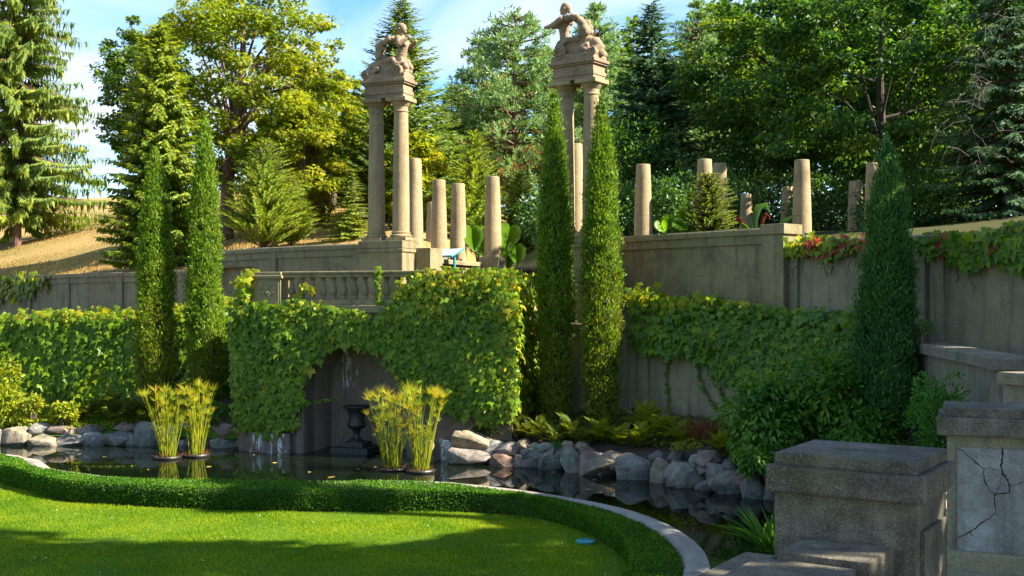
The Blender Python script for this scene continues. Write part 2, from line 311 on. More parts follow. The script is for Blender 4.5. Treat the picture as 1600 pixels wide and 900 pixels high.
def water_mat():
    m, t, out = newmat('pond_water'); l = t.links.new
    p = N(t, 'ShaderNodeBsdfPrincipled'); p.inputs['Base Color'].default_value = (.0035, .007, .003, 1); p.inputs['Roughness'].default_value = .02
    p.inputs['IOR'].default_value = 1.33; p.inputs['Specular IOR Level'].default_value = .6
    a = noisef(t, pos_of(t, (1, 1, 1)), 1.6, 2, .5); b = N(t, 'ShaderNodeBump'); b.inputs['Strength'].default_value = .05; b.inputs['Distance'].default_value = .02
    l(a, b.inputs['Height']); l(b.outputs[0], p.inputs['Normal']); l(p.outputs[0], out.inputs[0]); return m
MT['water'] = water_mat()
def rock_mat(i, c1, c2, vein=.0):
    m, t, out = newmat('boulder_stone_%d' % i); l = t.links.new
    tcn = N(t, 'ShaderNodeTexCoord'); oi = N(t, 'ShaderNodeObjectInfo'); ad = N(t, 'ShaderNodeVectorMath'); ad.operation = 'ADD'
    cm = N(t, 'ShaderNodeCombineXYZ'); mu = N(t, 'ShaderNodeMath'); mu.operation = 'MULTIPLY'; mu.inputs[1].default_value = 40; l(oi.outputs['Random'], mu.inputs[0]); l(mu.outputs[0], cm.inputs[0])
    l(tcn.outputs['Object'], ad.inputs[0]); l(cm.outputs[0], ad.inputs[1]); v = ad.outputs[0]
    a = noisef(t, v, 2.6, 7, .65, .6); col = mixc(t, mapr(t, a, .38, .62), tuple(x*.62 for x in c1), c2); s2 = noisef(t, v, 9, 6, .7); col = mixc(t, mapr(t, s2, .45, .7, 0, .38), col, tuple(x*.4 for x in c1)); l3 = noisef(t, v, 6, 4, .7); col = mixc(t, mapr(t, l3, .58, .68, 0, .45), col, tuple(min(1, x*1.5) for x in c2))
    f = noisef(t, v, 45, 3, .7); col = mixc(t, mapr(t, f, .5, .7, 0, .35), col, tuple(x*.4 for x in c1))
    ve = noisef(t, v, 3.4, 3, .5, 1.6); vm = N(t, 'ShaderNodeMath'); vm.operation = 'PINGPONG'; vm.inputs[1].default_value = .12; l(ve, vm.inputs[0])
    if vein > 0: col = mixc(t, mapr(t, vm.outputs[0], .0, .014, vein, 0), col, (.55, .56, .55))
    p = N(t, 'ShaderNodeBsdfPrincipled'); p.inputs['Roughness'].default_value = .8; l(col, p.inputs['Base Color'])
    bp = N(t, 'ShaderNodeBump'); bp.inputs['Strength'].default_value = 1.0; bp.inputs['Distance'].default_value = .09; l(mixc(t, .45, a, s2), bp.inputs['Height'])
    b2 = N(t, 'ShaderNodeBump'); b2.inputs['Strength'].default_value = .4; b2.inputs['Distance'].default_value = .012; l(f, b2.inputs['Height']); l(bp.outputs[0], b2.inputs['Normal']); l(b2.outputs[0], p.inputs['Normal'])
    l(p.outputs[0], out.inputs[0]); return m
RM = {'tan': rock_mat(1, (.22, .18, .115), (.31, .262, .175)), 'grey': rock_mat(2, (.165, .15, .115), (.26, .24, .19)), 'light': rock_mat(3, (.26, .245, .205), (.35, .335, .29)),
      'brown': rock_mat(4, (.19, .135, .10), (.27, .20, .155)), 'blue': rock_mat(5, (.14, .14, .115), (.235, .235, .195)), 'mauve': rock_mat(6, (.195, .165, .135), (.285, .245, .20)),
      'dark': rock_mat(7, (.08, .07, .06), (.14, .125, .105)), 'red': rock_mat(8, (.17, .095, .065), (.24, .145, .10)), 'green': rock_mat(9, (.19, .205, .16), (.28, .29, .23)),
      'veined': rock_mat(10, (.19, .185, .155), (.29, .285, .24), .9), 'gold': rock_mat(11, (.29, .22, .125), (.37, .29, .18))}


# ================================================================== SETTING
def resample(pts, n, smooth=0):
    p = np.array(pts, float)
    for _ in range(smooth):
        q = [p[0]]
        for a, b in zip(p[:-1], p[1:]): q += [a*.75+b*.25, a*.25+b*.75]
        q.append(p[-1]); p = np.array(q)
    s = np.concatenate([[0], np.cumsum(np.linalg.norm(np.diff(p, axis=0), axis=1))])
    t = np.linspace(0, s[-1], n); return np.stack([np.interp(t, s, p[:, k]) for k in range(p.shape[1])], 1)
def normals2(p):                                  # to the right of travel: camera side for left-to-right lines
    t = np.gradient(p, axis=0); t /= np.linalg.norm(t, axis=1, keepdims=True)
    return np.stack([t[:, 1], -t[:, 0]], 1)
def miter(pts):
    p = np.array(pts, float); n = []
    for i in range(len(p)):
        ns = []
        if i > 0: d = p[i]-p[i-1]; d /= np.linalg.norm(d); ns.append(np.array([d[1], -d[0]]))
        if i < len(p)-1: d = p[i+1]-p[i]; d /= np.linalg.norm(d); ns.append(np.array([d[1], -d[0]]))
        m = sum(ns); m /= np.linalg.norm(m); n.append(m/max(.5, float(m@ns[0])))
    return p, np.array(n)
def sweep(mb, pts, prof):
    """sweep a closed (outward offset, z) profile along a plan polyline; positive offset = camera side"""
    p, n = miter(pts); b = len(mb.v); k = len(prof)
    for i in range(len(p)):
        for off, z in prof: mb.v.append((p[i][0]+n[i][0]*off, p[i][1]+n[i][1]*off, z))
    for i in range(len(p)-1):
        for j in range(k): mb.f.append((b+i*k+j, b+i*k+(j+1) % k, b+(i+1)*k+(j+1) % k, b+(i+1)*k+j))
    mb.f.append(tuple(b+j for j in range(k))); mb.f.append(tuple(b+(len(p)-1)*k+j for j in range(k))[::-1])
    return mb
def rect(o0, o1, z0, z1): return [(o0, z0), (o1, z0), (o1, z1), (o0, z1)]
def frame2(p0, p1):
    p0 = Vector((p0[0], p0[1], 0)); u = Vector((p1[0], p1[1], 0))-p0; Lg = u.length; u.normalize(); n = Vector((u.y, -u.x, 0))
    M = Matrix(((u.x, -n.x, 0, p0.x), (u.y, -n.y, 0, p0.y), (0, 0, 1, 0), (0, 0, 0, 1))); return M, Lg

# ---- big sheets
CP = [(-24, 28.4), (-17, 27.3), (-13.5, 26.7), (-11.9, 26.4), (-11.3, 26.1), (-10.9, 25.6), (-10.6, 25.5), (-10.0, 24.5), (-9.7, 24.0), (-9.0, 23.5), (-8.1, 22.9), (-7.05, 22.5), (-5, 22.4), (-3.77, 22.35), (-1.5, 22.4),
      (-.61, 21.85), (.35, 21.2), (1.15, 20.4), (1.75, 19.7), (2.2, 18.9), (2.56, 17.8), (2.76, 16.4), (2.66, 15.0), (2.25, 13.8), (1.4, 12.9), (0, 12.3)]
FR = [(-24, 26.6), (-17, 25.6), (-13.5, 25.1), (-11.1, 24.5), (-9.6, 22.85), (-8.7, 22.0), (-7.25, 21.45), (-5.3, 21.05), (-3.5, 20.9), (-1.3, 20.95), (-.1, 20.7), (.62, 20.15), (1.08, 19.35), (1.45, 18.4), (1.68, 17.3), (1.7, 16.0), (1.5, 14.8), (1.0, 14.0), (0, 13.3)]
WATERLINE_L = [(-30, 32.2), (-18, 31.6), (-14, 31.35), (-10, 31.3), (-8.2, 30.9), (-7.3, 30.6)]
WATERLINE_R = [(-1.7, 27.95), (-.46, 27.6), (.46, 27.2), (.98, 26.8), (2.05, 26.0), (2.79, 25.4), (3.23, 25.0), (3.77, 24.4), (4.49, 23.5), (4.98, 22.7), (5.15, 21.0), (5.0, 19.0), (4.6, 17.0), (4.2, 14.0)]
LOWER_L = [(-32, 37.2), (-24, 35.9), (-15.6, 34.5), (-11, 33.7), (-7.0, 32.9)]
LOWER_R = [(.9, 30.2), (3.3, 28.9), (5.5, 26.75), (7.4, 24.75), (8.45, 23.9)]
UP_L = [(-34, 63), (-23.8, 52.9), (-17.1, 45.5), (-10.9, 40.2)]
UP_ML = [(-10.75, 40.9), (-8.3, 38.0), (-6.4, 36.4), (-4.6, 35.2)]
UP_R1 = [(2.45, 31.4), (3.06, 30.9), (4.7, 28.85), (6.3, 27.0)]
UP_R2 = [(6.5, 27.05), (9.06, 23.75), (10.6, 21.4), (13.5, 17.0)]
A2 = Vector((-7.3, 30.4)); B2 = Vector((0.0, 28.2)); BM, BL = frame2(A2, B2)      # niche block front line

def sheet(name, pts, z, mat):
    mb = MB(); mb.add([(x, y, z) for x, y in pts], [tuple(range(len(pts)))]); return structure(mb.build(name, MT[mat]))
sheet('ground', [(-1500, -1500), (1500, -1500), (1500, 1500), (-1500, 1500)], -.9, 'soil')
sheet('pond_water', [(-40, 11.5), (9, 11.5), (9, 34), (-40, 34)], 0.0, 'water')
fr_s = resample(FR, 140, 2)
sheet('lawn', [(-40, -6), (-40, 27.2)]+[(x, y) for x, y in fr_s]+[(-.6, 12.6), (-1.5, 9), (-1.5, -6)], .12, 'lawn')
cp_s = resample(CP, 170, 1)
hedge_back = cp_s+normals2(cp_s)*.39

# terrain behind the upper walls
YW = [(-400, 78), (-60, 66), (-34, 63), (-23.8, 53), (-17.1, 45.6), (-10.9, 40.4), (-8.3, 38.2), (-4.6, 35.6), (-3.2, 35.6), (-2.4, 37.2), (-1.2, 40.2), (.6, 41.4), (1.9, 37.0), (2.6, 31.6), (4.7, 29.05), (6.3, 27.2), (9.06, 23.95), (13.5, 17.2), (30, -8), (60, -45)]
def yw(x): return np.interp(x, [a for a, b in YW], [b for a, b in YW])
def hill_z(x, y):
    x = np.asarray(x, float); y = np.asarray(y, float); t = y-yw(x); s = np.where(x < -12, 4.85, np.where(x > 7, 5.25, 5.15))
    slope = np.interp(x, [-40, -12, -6, 2, 12, 60], [.20, .20, .17, .10, .06, .05])
    rise = slope*np.minimum(np.maximum(t, 0), 46)
    return s+rise+.25*np.sin(x*.21+1)*np.sin(y*.17)*np.clip(t/8, 0, 1)
xs = np.unique(np.concatenate([np.linspace(-400, -60, 12), np.linspace(-60, 45, 150), np.array([a for a, b in YW if -60 < a < 45])]))
ts = np.concatenate([[0, .4, .8], np.geomspace(1.4, 400, 46)])
XX, TT = np.meshgrid(xs, ts, indexing='ij'); YY = yw(XX)+TT; ZZ = hill_z(XX, YY)
ZZ += np.array([[mnoise.noise((x*.2, y*.2, 3.3))*.12*min(1, t/6) for x, y, t in zip(r1, r2, r3)] for r1, r2, r3 in zip(XX, YY, TT)])
nx, ny = XX.shape; idx = np.arange(nx*ny).reshape(nx, ny)
Fq = np.stack([idx[:-1, :-1], idx[1:, :-1], idx[1:, 1:], idx[:-1, 1:]], -1).reshape(-1, 4)
VH = np.stack([XX, YY, ZZ], -1).reshape(-1, 3); fx = VH[Fq][:, :, 0].mean(1)
structure(put('hillside', npmesh('hillside', VH, Fq[fx < 2.5], MT['hill'], True)))
structure(put('wood_floor', npmesh('wood_floor', VH, Fq[fx >= 2.5], MT['woodfloor'], True)))

def strip(name, front, back, z0, z1, mat, n=60, k=9, amp=.08):
    a = resample(front, n, 1); b = resample(back, n, 1); V = []
    for i in range(n):
        for j in range(k):
            q = j/(k-1); p = a[i]*(1-q)+b[i]*q; V.append((p[0], p[1], z0+(z1-z0)*(q**.7)+mnoise.noise((p[0]*1.1, p[1]*1.1, 0))*amp*(1 if j else 0)))
    idx = np.arange(n*k).reshape(n, k); F = np.stack([idx[:-1, :-1], idx[1:, :-1], idx[1:, 1:], idx[:-1, 1:]], -1).reshape(-1, 4)
    return structure(put(name, npmesh(name, V, F, MT[mat], True)))
def shift(l, dx, dy): return [(x+dx, y+dy) for x, y in l]
strip('planting_bed', shift(WATERLINE_L, 0, .25), LOWER_L, .25, .85, 'bankgrass')
strip('planting_bed', shift(WATERLINE_R, .25, .2), [(.0, 28.6), (.6, 30.0)]+LOWER_R+[(8.2, 22), (7.7, 19), (7.35, 17.2), (7.0, 14)], .30, 1.05, 'soil')
sheet('terrace_floor', [(-34, 37), (-24, 36.3), (-15.6, 34.9), (-11, 34.1), (-7, 33.3), (.9, 30.6), (3.3, 29.3), (5.5, 27.1), (7.4, 25.1), (8.45, 24.2), (9.2, 23.9), (6.5, 27.4), (2.5, 31.6), (1.8, 37), (.5, 41.2), (-1.0, 40.2), (-2.6, 36), (-4.6, 35.5), (-10.7, 41), (-23, 53), (-34, 63)], 3.38, 'soil')
mb = MB(); mb.prism([(1.3, -3), (1.62, 6.9), (2.6, 11.2), (3.5, 14.2), (13, 14.2), (13, -3)], -.5, 1.72); structure(mb.build('stair_landing', MT['stone_grey']))

# ---- coping and hedge
cop = MB(); prof = [(0, -.3), (0, .40), (.02, .46), (.06, .465), (.12, .48), (.18, .485), (.24, .48), (.30, .465), (.34, .43), (.36, .40), (.36, -.3)]
sweep(cop, cp_s, prof); tag(cop.build('pond_coping', MT['coping'], smooth=True), 'pale curved stone rim along the near edge of the pond', 'coping')
hb = resample(hedge_back, 150); hf = resample(FR, 150, 2)
hz = np.interp(hb[:, 0], [-12, -2, 1, 3], [.55, .54, .49, .445])
hedge = thing('box_hedge', 'low clipped green hedge curving between lawn and pond', 'hedge', (0, 20.9, .12))
V = []
for i in range(150):
    for q, z in ((.06, .12), (.05, .62), (.16, .9), (.84, .9), (.95, .62), (.94, .12)):
        p = hf[i]*(1-q)+hb[i]*q; V.append((p[0], p[1], .12+(hz[i]-.12)*(z if z != .12 else 0)))
k = 6; F = [(i*k+j, i*k+(j+1) % k, (i+1)*k+(j+1) % k, (i+1)*k+j) for i in range(149) for j in range(k)]
put('twig_core', npmesh('twig_core', V, F, MT['hedge_core']), hedge)
g = rng(5); n = 115000
ii = g.random(n)*148; sel = g.random(n); 
def lerp_i(a, t): i0 = t.astype(int); f = (t-i0); return a[i0]*(1-f)[:, None]+a[i0+1]*f[:, None] if a.ndim == 2 else a[i0]*(1-f)+a[i0+1]*f
# keep mostly the length that the picture shows
ii = np.where(g.random(n) < .85, 20+ii*.8649*.999, ii); ii = np.clip(ii, 0, 148.5)
pf, pb, zz = lerp_i(hf, ii), lerp_i(hb, ii), lerp_i(hz, ii)
face = g.choice(3, n, p=[.46, .42, .12]); q = np.where(face == 0, 0, np.where(face == 1, g.random(n), 1.0)); h = np.where(face == 1, 1.0, g.random(n)**.9)
bump = np.array([mnoise.noise((a*2.2, b*2.2, c*2.2))*.022+mnoise.noise((a*7, b*7, c*7))*.016 for a, b, c in zip(pf[:, 0]+q, pf[:, 1], h)])
out2 = nrm(pf-pb); pos2 = pf*(1-q)[:, None]+pb*q[:, None]
nr = np.zeros((n, 3)); nr[:, :2] = np.where(face == 0, 1, np.where(face == 2, -1, 0))[:, None]*out2; nr[:, 2] = np.where(face == 1, 1, .15)
rnd = np.minimum(1, 1.0)
pos = np.column_stack([pos2, .13+(zz-.13)*h])
edge = np.where(face == 1, np.minimum(q, 1-q), np.clip((1-h)*.6, 0, 1)); inset = np.where(edge < .12, (.12-edge)*.35, 0)
pos += nr*(bump-.015+g.normal(0, .010, n))[:, None]; pos[:, 2] -= inset*np.where(face == 1, 1, 0); pos[:, :2] -= (nr[:, :2]*(inset*np.where(face == 1, 0, 1))[:, None])
d = nr*.6+g.normal(0, .6, (n, 3))+np.array([0, 0, .35]); nh = nr+g.normal(0, .6, (n, 3))
stuffpart(put('leaves', cards('leaves', *KITE, pos, d, nh, g.uniform(.025, .05, n), MT["hedge"], g.uniform(.019, .033, n)), hedge))

# ---- lawn grass
g = rng(8); n = 400000
t = g.random(n)**.85; y = 15.0+t*9.5; x = -12.5+g.random(n)*15.0
fy = np.interp(x, fr_s[:, 0][:118], fr_s[:, 1][:118]); keep = (y < fy-.02) & (np.abs(x) < y*.5) & (x < 1.75)
x, y = x[keep], y[keep]; n = len(x)
d = np.column_stack([g.normal(0, .55, n), g.normal(0, .55, n), np.ones(n)]); nh = np.column_stack([g.normal(0, 1, n), -np.ones(n), np.zeros(n)])
hgt = g.uniform(.015, .05, n)*(1+.8*np.array([mnoise.noise((a*.9, b*.9, 1)) for a, b in zip(x, y)]))
tag(put('lawn_grass', cards('lawn_grass', *BLADE, np.column_stack([x, y, np.full(n, .115)]), d, nh, hgt, MT['grass_blade'], g.uniform(.008, .015, n))), 'short mown green lawn in front of the hedge', 'grass', kind='stuff')
m = 110; k_ = g.choice(n, m, replace=False); cl = np.column_stack([x[k_], y[k_], .12+g.uniform(.03, .05, m)])
tag(put('clover_flowers', cards('clover_flowers', *KITE, cl, g.normal(size=(m, 3)), np.tile([0, -.6, 1.], (m, 1)), g.uniform(.010, .018, m), MT['clover'])), 'tiny white clover flowers dotted over the lawn', 'flowers', kind='stuff')
# dry grass on the hill
g = rng(9); n = 45000
x = g.uniform(-34, -2, n); tt = g.random(n)**1.5*34; y = yw(x)+.3+tt; keep = np.abs(x) < y*.47; x, y = x[keep], y[keep]; n = len(x)
tag(put('hill_grass', cards('hill_grass', *BLADE, np.column_stack([x, y, hill_z(x, y)-.04]), np.column_stack([g.normal(0, .5, n), g.normal(0, .5, n), np.ones(n)]), np.column_stack([g.normal(0, .4, n), -np.ones(n), np.zeros(n)]), g.uniform(.08, .20, n), MT['dry_blade'], g.uniform(.03, .06, n))), 'dry straw coloured grass on the sunny hillside', 'grass', kind='stuff')
# groundcover on the left bank above the rocks
g = rng(10); n = 26000
a = resample(WATERLINE_L, 60, 1); b = resample(LOWER_L, 60, 1); i = g.integers(0, 59, n); q = .2+.8*g.random(n); p = a[i]*(1-q)[:, None]+b[i]*q[:, None]+g.normal(0, .12, (n, 2)); p = p[np.abs(p[:, 0]) < 16]; n = len(p); 
tag(put('ground_cover', cards('ground_cover', *QUAD, np.column_stack([p, .32+.55*(np.clip((p[:, 1]-31.4)/2.4, 0, 1)**.7)]), np.column_stack([g.normal(0, .8, n), g.normal(0, .8, n), np.full(n, .6)]), np.column_stack([g.normal(0, .5, n), -np.ones(n)*.3, np.ones(n)]), g.uniform(.05, .11, n), MT['shrub_lime'], g.uniform(.05, .09, n))), 'bright low groundcover on the bank above the left rocks', 'ground cover', kind='stuff')

g = rng(14); n = 15000
a = resample(shift(WATERLINE_R, .3, .3), 80, 1); b = resample([(.0, 28.6), (.6, 30.0)]+LOWER_R+[(8.2, 22), (7.7, 19), (7.35, 17.2), (7.0, 14)], 80, 1); i = g.integers(0, 62, n); q = .22+.75*g.random(n)**1.3; p = a[i]*(1-q)[:, None]+b[i]*q[:, None]+g.normal(0, .1, (n, 2))
k_ = np.array([mnoise.noise((u_*1.3, v_*1.3, 5)) for u_, v_ in p]) > -.12; p, q = p[k_], q[k_]; n = len(p)
tag(put('ground_cover', cards('ground_cover', *QUAD, np.column_stack([p, .33+.75*q**.7+g.uniform(0, .16, n)]), np.column_stack([g.normal(0, .8, n), g.normal(0, .8, n), np.full(n, .5)]), np.column_stack([g.normal(0, .5, n), -np.ones(n)*.4, np.ones(n)]), g.uniform(.07, .15, n), MT['fern_dark'], g.uniform(.05, .09, n))), 'low dark leafy growth between ferns on the right bank', 'ground cover', kind='stuff')
# ---- walls
def wall(name, label, pts, z0, z1, thick, mat, pil=(), cap=.16, over=.05, rails=True, cat='wall', pw=.34):
    t = thing(name, label, cat, (pts[0][0], pts[0][1], z0))
    sweep(MB(), pts, rect(-.05, -thick, z0, z1-cap)).build('wall_body', MT[mat], t)
    cb = MB(); sweep(cb, pts, [(over, z1-cap), (over, z1-.035), (over-.03, z1), (-thick-over+.03, z1), (-thick-over, z1-.035), (-thick-over, z1-cap)]); cb.build('coping', MT[mat], t)
    if rails:
        sweep(MB(), pts, rect(0, -.052, z1-cap-.22, z1-cap)).build('rail', MT[mat], t)
        sweep(MB(), pts, rect(0, -.052, z0, z0+.28)).build('rail', MT[mat], t)
    s = np.concatenate([[0], np.cumsum([math.dist(a, b) for a, b in zip(pts[:-1], pts[1:])])])
    for q in pil:
        i = int(np.clip(np.searchsorted(s, q)-1, 0, len(pts)-2)); M, Lg = frame2(pts[i], pts[i+1]); xx = q-s[i]
        m = MB(); m.box((xx, .005, (z0+z1-cap)/2-.001), (pw, .07, z1-cap-z0-.004), M); m.build('pilaster', MT[mat], t)
    return t
def plen(p): return sum(math.dist(a, b) for a, b in zip(p[:-1], p[1:]))
wall('retaining_wall', 'far left panelled concrete wall below the dry hillside', UP_L, 3.3, 5.1, .45, 'stone_upper', [9.2, 14.0, 18.2, 22.6, 27.0, 31.6])
wall('retaining_wall', 'raised concrete wall joining the left twin column pedestal', UP_ML, 3.3, 5.78, .45, 'stone_upper', [.25, 4.3, plen(UP_ML)-.3])
wall('retaining_wall', 'tall panelled concrete wall right of the twin cypresses', UP_R1, 3.3, 5.75, .45, 'stone_upper', [.3, plen(UP_R1)-.25])
wall('retaining_wall', 'shaded lower concrete wall stepping down at the right edge', UP_R2, 1.2, 5.40, .45, 'stone_grey', [.22, 3.55, 3.98, 7.0, 10.5], pw=.3)
wall('retaining_wall', 'ivy covered lower wall behind the left rocks', LOWER_L, .4, 3.5, .5, 'stone_niche', [], rails=False)
wall('retaining_wall', 'ivy topped lower wall behind the right rocks', LOWER_R, .4, 3.42, .5, 'stone_grey', [2.15, 2.75, 5.7, 8.6], pw=.36)
LEDGE = [(9.0, 24.4), (8.55, 23.9), (7.62, 18.2), (7.85, 17.6), (12, 17.2)]
LEDGE = [(8.5, 24.3), (7.75, 19.2), (7.42, 17.45), (12.5, 17.0)]
wall('parapet_wall', 'mossy stair parapet wall behind the right cypress', LEDGE, .6, 3.14, .45, 'stone_ledge', [], cap=.2, over=.07, rails=False, cat='wall')
wall('parapet_wall', 'short lower stair parapet at the right frame edge', [(6.05, 14.1), (6.45, 13.2), (10, 12.9)], 1.0, 3.12, .4, 'stone_ledge', [], cap=.14, over=.06, rails=False)
LOWW = [(-2.75, 33.9), (-2.45, 34.6), (-1.5, 37.3), (-.6, 39.5)]
LOWW2 = [(-.3, 40.3), (.6, 40.6), (1.5, 38.5), (2.2, 33.5)]
wall('exedra_wall', 'sunlit low wall curving behind the left twin columns', LOWW, 3.3, 5.30, .42, 'stone_upper', [], cap=.14, rails=False)
wall('exedra_wall', 'low wall of the recess behind the twin cypresses', LOWW2, 3.3, 5.22, .42, 'stone_upper', [], cap=.14, rails=False)
# end block of tall wall, right side face in the sun
m = MB(); m.box((6.42, 27.18, 4.52), (.62, .62, 2.30), Matrix.Identity(4)); 
wb = thing('wall_end_pier', 'square end pier where the tall right wall steps down', 'pier', (6.42, 27.1, 3.3)); Mp = Matrix.Translation((6.36, 27.12, 0))@Matrix.Rotation(R(-49), 4, 'Z')
MB().box((0, .1, 4.44), (.56, .62, 2.28), Mp).build('pier_body', MT['stone_upper'], wb)
MB().box((0, .1, 5.70), (.68, .74, .24), Mp, .015).build('cap', MT['stone_upper'], wb)

# ---- niche block with balcony
U0, U1, ZS = 1.963, 4.82, 1.62
ctr, rad = (U0+U1)/2, (U1-U0)/2
blk = thing('fountain_alcove', 'arched concrete fountain alcove draped in ivy at the pond edge', 'alcove', (A2.x, A2.y, -.4))
arc = [(ctr-rad*math.cos(q), ZS+rad*math.sin(q)) for q in np.linspace(0, math.pi, 25)]
MF = BM@Matrix(((1, 0, 0, 0), (0, 0, 1, 0), (0, 1, 0, 0), (0, 0, 0, 1)))            # (u, z, v) -> world
MB().prism([(0, -.5), (U0, -.5)]+arc+[(U1, -.5), (BL, -.5), (BL, 3.68), (0, 3.68)], 0, .5, MF).build('front_wall', MT['stone_niche'], blk)
mb = MB(); ring = [(U0, -.5)]+arc+[(U1, -.5)]; nn = len(ring)
mb.add([MF@Vector((a, b, .5)) for a, b in ring]+[MF@Vector((a, b, 1.55)) for a, b in ring], [(i, i+1, nn+i+1, nn+i) for i in range(nn-1)]); mb.build('vault', MT['stone_recess'], blk, True)
MB().box((ctr, 1.65, 1.4), (U1-U0+.3, .18, 3.8), BM).build('back_wall', MT['stone_recess'], blk)
MB().box((.25, 2.6, 1.6), (.5, 4.18, 4.16), BM).build('side_wall', MT['stone_niche'], blk)
MB().box((BL-.25, 2.1, 1.6), (.5, 3.18, 4.16), BM).build('side_wall', MT['stone_niche'], blk)
MB().box((BL/2, 2.3, 3.79), (BL+.16, 4.78, .2), BM, .02).build('cornice', MT['stone_upper'], blk)
for uu in (U0-.13, U1+.13): MB().box((uu, -.03, .62), (.22, .06, 2.1), BM, .01).build('jamb', MT['stone_niche'], blk)
lm = thing  # noqa
base_l = MB().box((.98, -.10, .05), (1.25, .2, .95), BM, .03).build('plinth', MT['stone_niche'], blk)
MB().box((6.25, -.10, .05), (1.9, .2, .95), BM, .03).build('plinth', MT['stone_niche'], blk)
g = rng(3)
for (u0, u1, z0, z1, v) in [(.45, 1.55, -.02, .52, -.203), (5.4, 7.1, .0, .52, -.203)]:
    MB().add([BM@Vector(q) for q in ((u0, v, z0), (u1, v, z0), (u1, v, z1), (u0, v, z1))], [(0, 1, 2, 3)]).build('lime_stain', MT['lime'], blk)
MB().add([BM@Vector(q) for q in ((2.3, 1.555, 1.6), (2.75, 1.555, 1.6), (2.75, 1.555, 2.75), (2.3, 1.555, 2.75))], [(0, 1, 2, 3)]).build('lime_stain', MT['lime'], blk)
post = MB(); post.lathe([(.14, -.4), (.14, .1), (.12, .12), (.115, .42), (.09, .5), (.03, .53)], BM@Vector((5.62, -.45, 0)), 14)
tag(post.build('stone_post', MT['stone_upper'], smooth=True), 'short round stone post beside the pond papyrus', 'post')
# urn
ur = thing('garden_urn', 'dark bronze urn fountain standing inside the alcove', 'urn', BM@Vector((ctr-.28, .7, 0)))
cx = BM@Vector((ctr-.28, .7, 0)); Mu = Matrix.Scale(.92, 4, (0, 0, 1))@Matrix.Translation(cx)@Matrix.Rotation(R(-16.8), 4, 'Z')
MB().box((0, 0, .02), (1.05, 1.0, .28), Mu, .02).build('step', MT['bronze'], ur)
MB().box((0, 0, .22), (.62, .62, .14), Mu, .02).build('base_slab', MT['bronze'], ur)
MB().lathe([(.22, .29), (.22, .33), (.15, .37), (.10, .43), (.085, .52), (.11, .56), (.12, .6), (.09, .63)], (0, 0, 0), 24, Mu).build('foot', MT['bronze'], ur, True)
MB().lathe([(.09, .63), (.2, .68), (.25, .76), (.24, .82), (.2, .9), (.215, 1.08), (.25, 1.2), (.33, 1.26), (.36, 1.29), (.36, 1.32), (.30, 1.33), (.20, 1.2), (.0, 1.15)], (0, 0, 0), 28, Mu).build('bowl', MT['bronze'], ur, True)
# water jet pool sill of the alcove
# balustrade
bal = thing('balustrade', 'stone balustrade with carved end pier above the alcove', 'balustrade', BM@Vector((ctr, .2, 3.89)))
V0 = .24
MB().box(((.42+6.36)/2, V0, 3.96), (6.36-.42-.2, .42, .14), BM, .02).build('bottom_rail', MT['stone_upper'], bal)
MB().box(((1.27+5.51)/2, V0, 4.66), (5.51-1.27, .34, .10), BM, .015).build('top_rail', MT['stone_upper'], bal)
MB().box(((1.27+5.51)/2, V0, 4.74), (5.51-1.27, .42, .07), BM, .025).build('top_rail', MT['stone_upper'], bal)
bp = [(.085, 0), (.085, .05), (.06, .07), (.055, .09), (.085, .14), (.105, .2), (.10, .26), (.07, .36), (.05, .46), (.048, .49), (.07, .51), (.075, .535), (.055, .55), (.085, .57), (.085, .58)]
bme = MB().lathe(bp, (0, 0, 0), 14).mesh('baluster', MT['stone_upper'], True)
for i in range(14):
    u = 1.45+i*.302; o = put('baluster', bme, bal, BM@Matrix.Translation((u, V0, 4.03)))
def curl(mb, c, r0, turns, dirn, M, start=0., th=.022):
    pts = [(c[0]+dirn*r0*(1-.75*s)*math.cos(start+turns*2*math.pi*s), 0, c[1]+r0*(1-.75*s)*math.sin(start+turns*2*math.pi*s)) for s in np.linspace(0, 1, 18)]
    mb.tube([M@Vector(p) for p in pts], [th*(1-.4*s) for s in np.linspace(0, 1, 18)], 6)
for uc in (.845, 5.935):
    pr = MB().box((uc, V0, 4.24), (.80, .50, .70), BM, .01).build('pier', MT['stone_upper'], bal)
    MB().box((uc, V0, 4.63), (.92, .62, .09), BM, .02).build('pier_cap', MT['stone_upper'], pr)
    MB().box((uc+.02, V0, 4.72), (.80, .54, .09), BM, .02).build('pier_cap', MT['stone_upper'], pr)
    rl = MB(); Mr = BM@Matrix.Translation((uc, V0-.25, 4.24))
    for sg in (-1, 1):
        curl(rl, (sg*.17, -.12), .10, 1.3, sg, Mr, 1.2, .028); curl(rl, (sg*.16, .10), .07, 1.1, sg, Mr, -1.0, .024)
        rl.tube([Mr@Vector(p) for p in [(sg*.02, 0, -.2), (sg*.1, 0, -.05), (sg*.02, 0, .06), (sg*.14, 0, .17), (sg*.27, 0, .15)]], [.02, .035, .04, .03, .015], 6)
    rl.tube([Mr@Vector((0, 0, -.05)), Mr@Vector((0, -.02, .04)), Mr@Vector((0, 0, .2))], [.04, .06, .03], 7)
    for fx in (-.33, .33): rl.box((fx, 0, 0), (.03, .03, .60), Mr)
    rl.build('relief', MT['stone_upper'], pr, True)

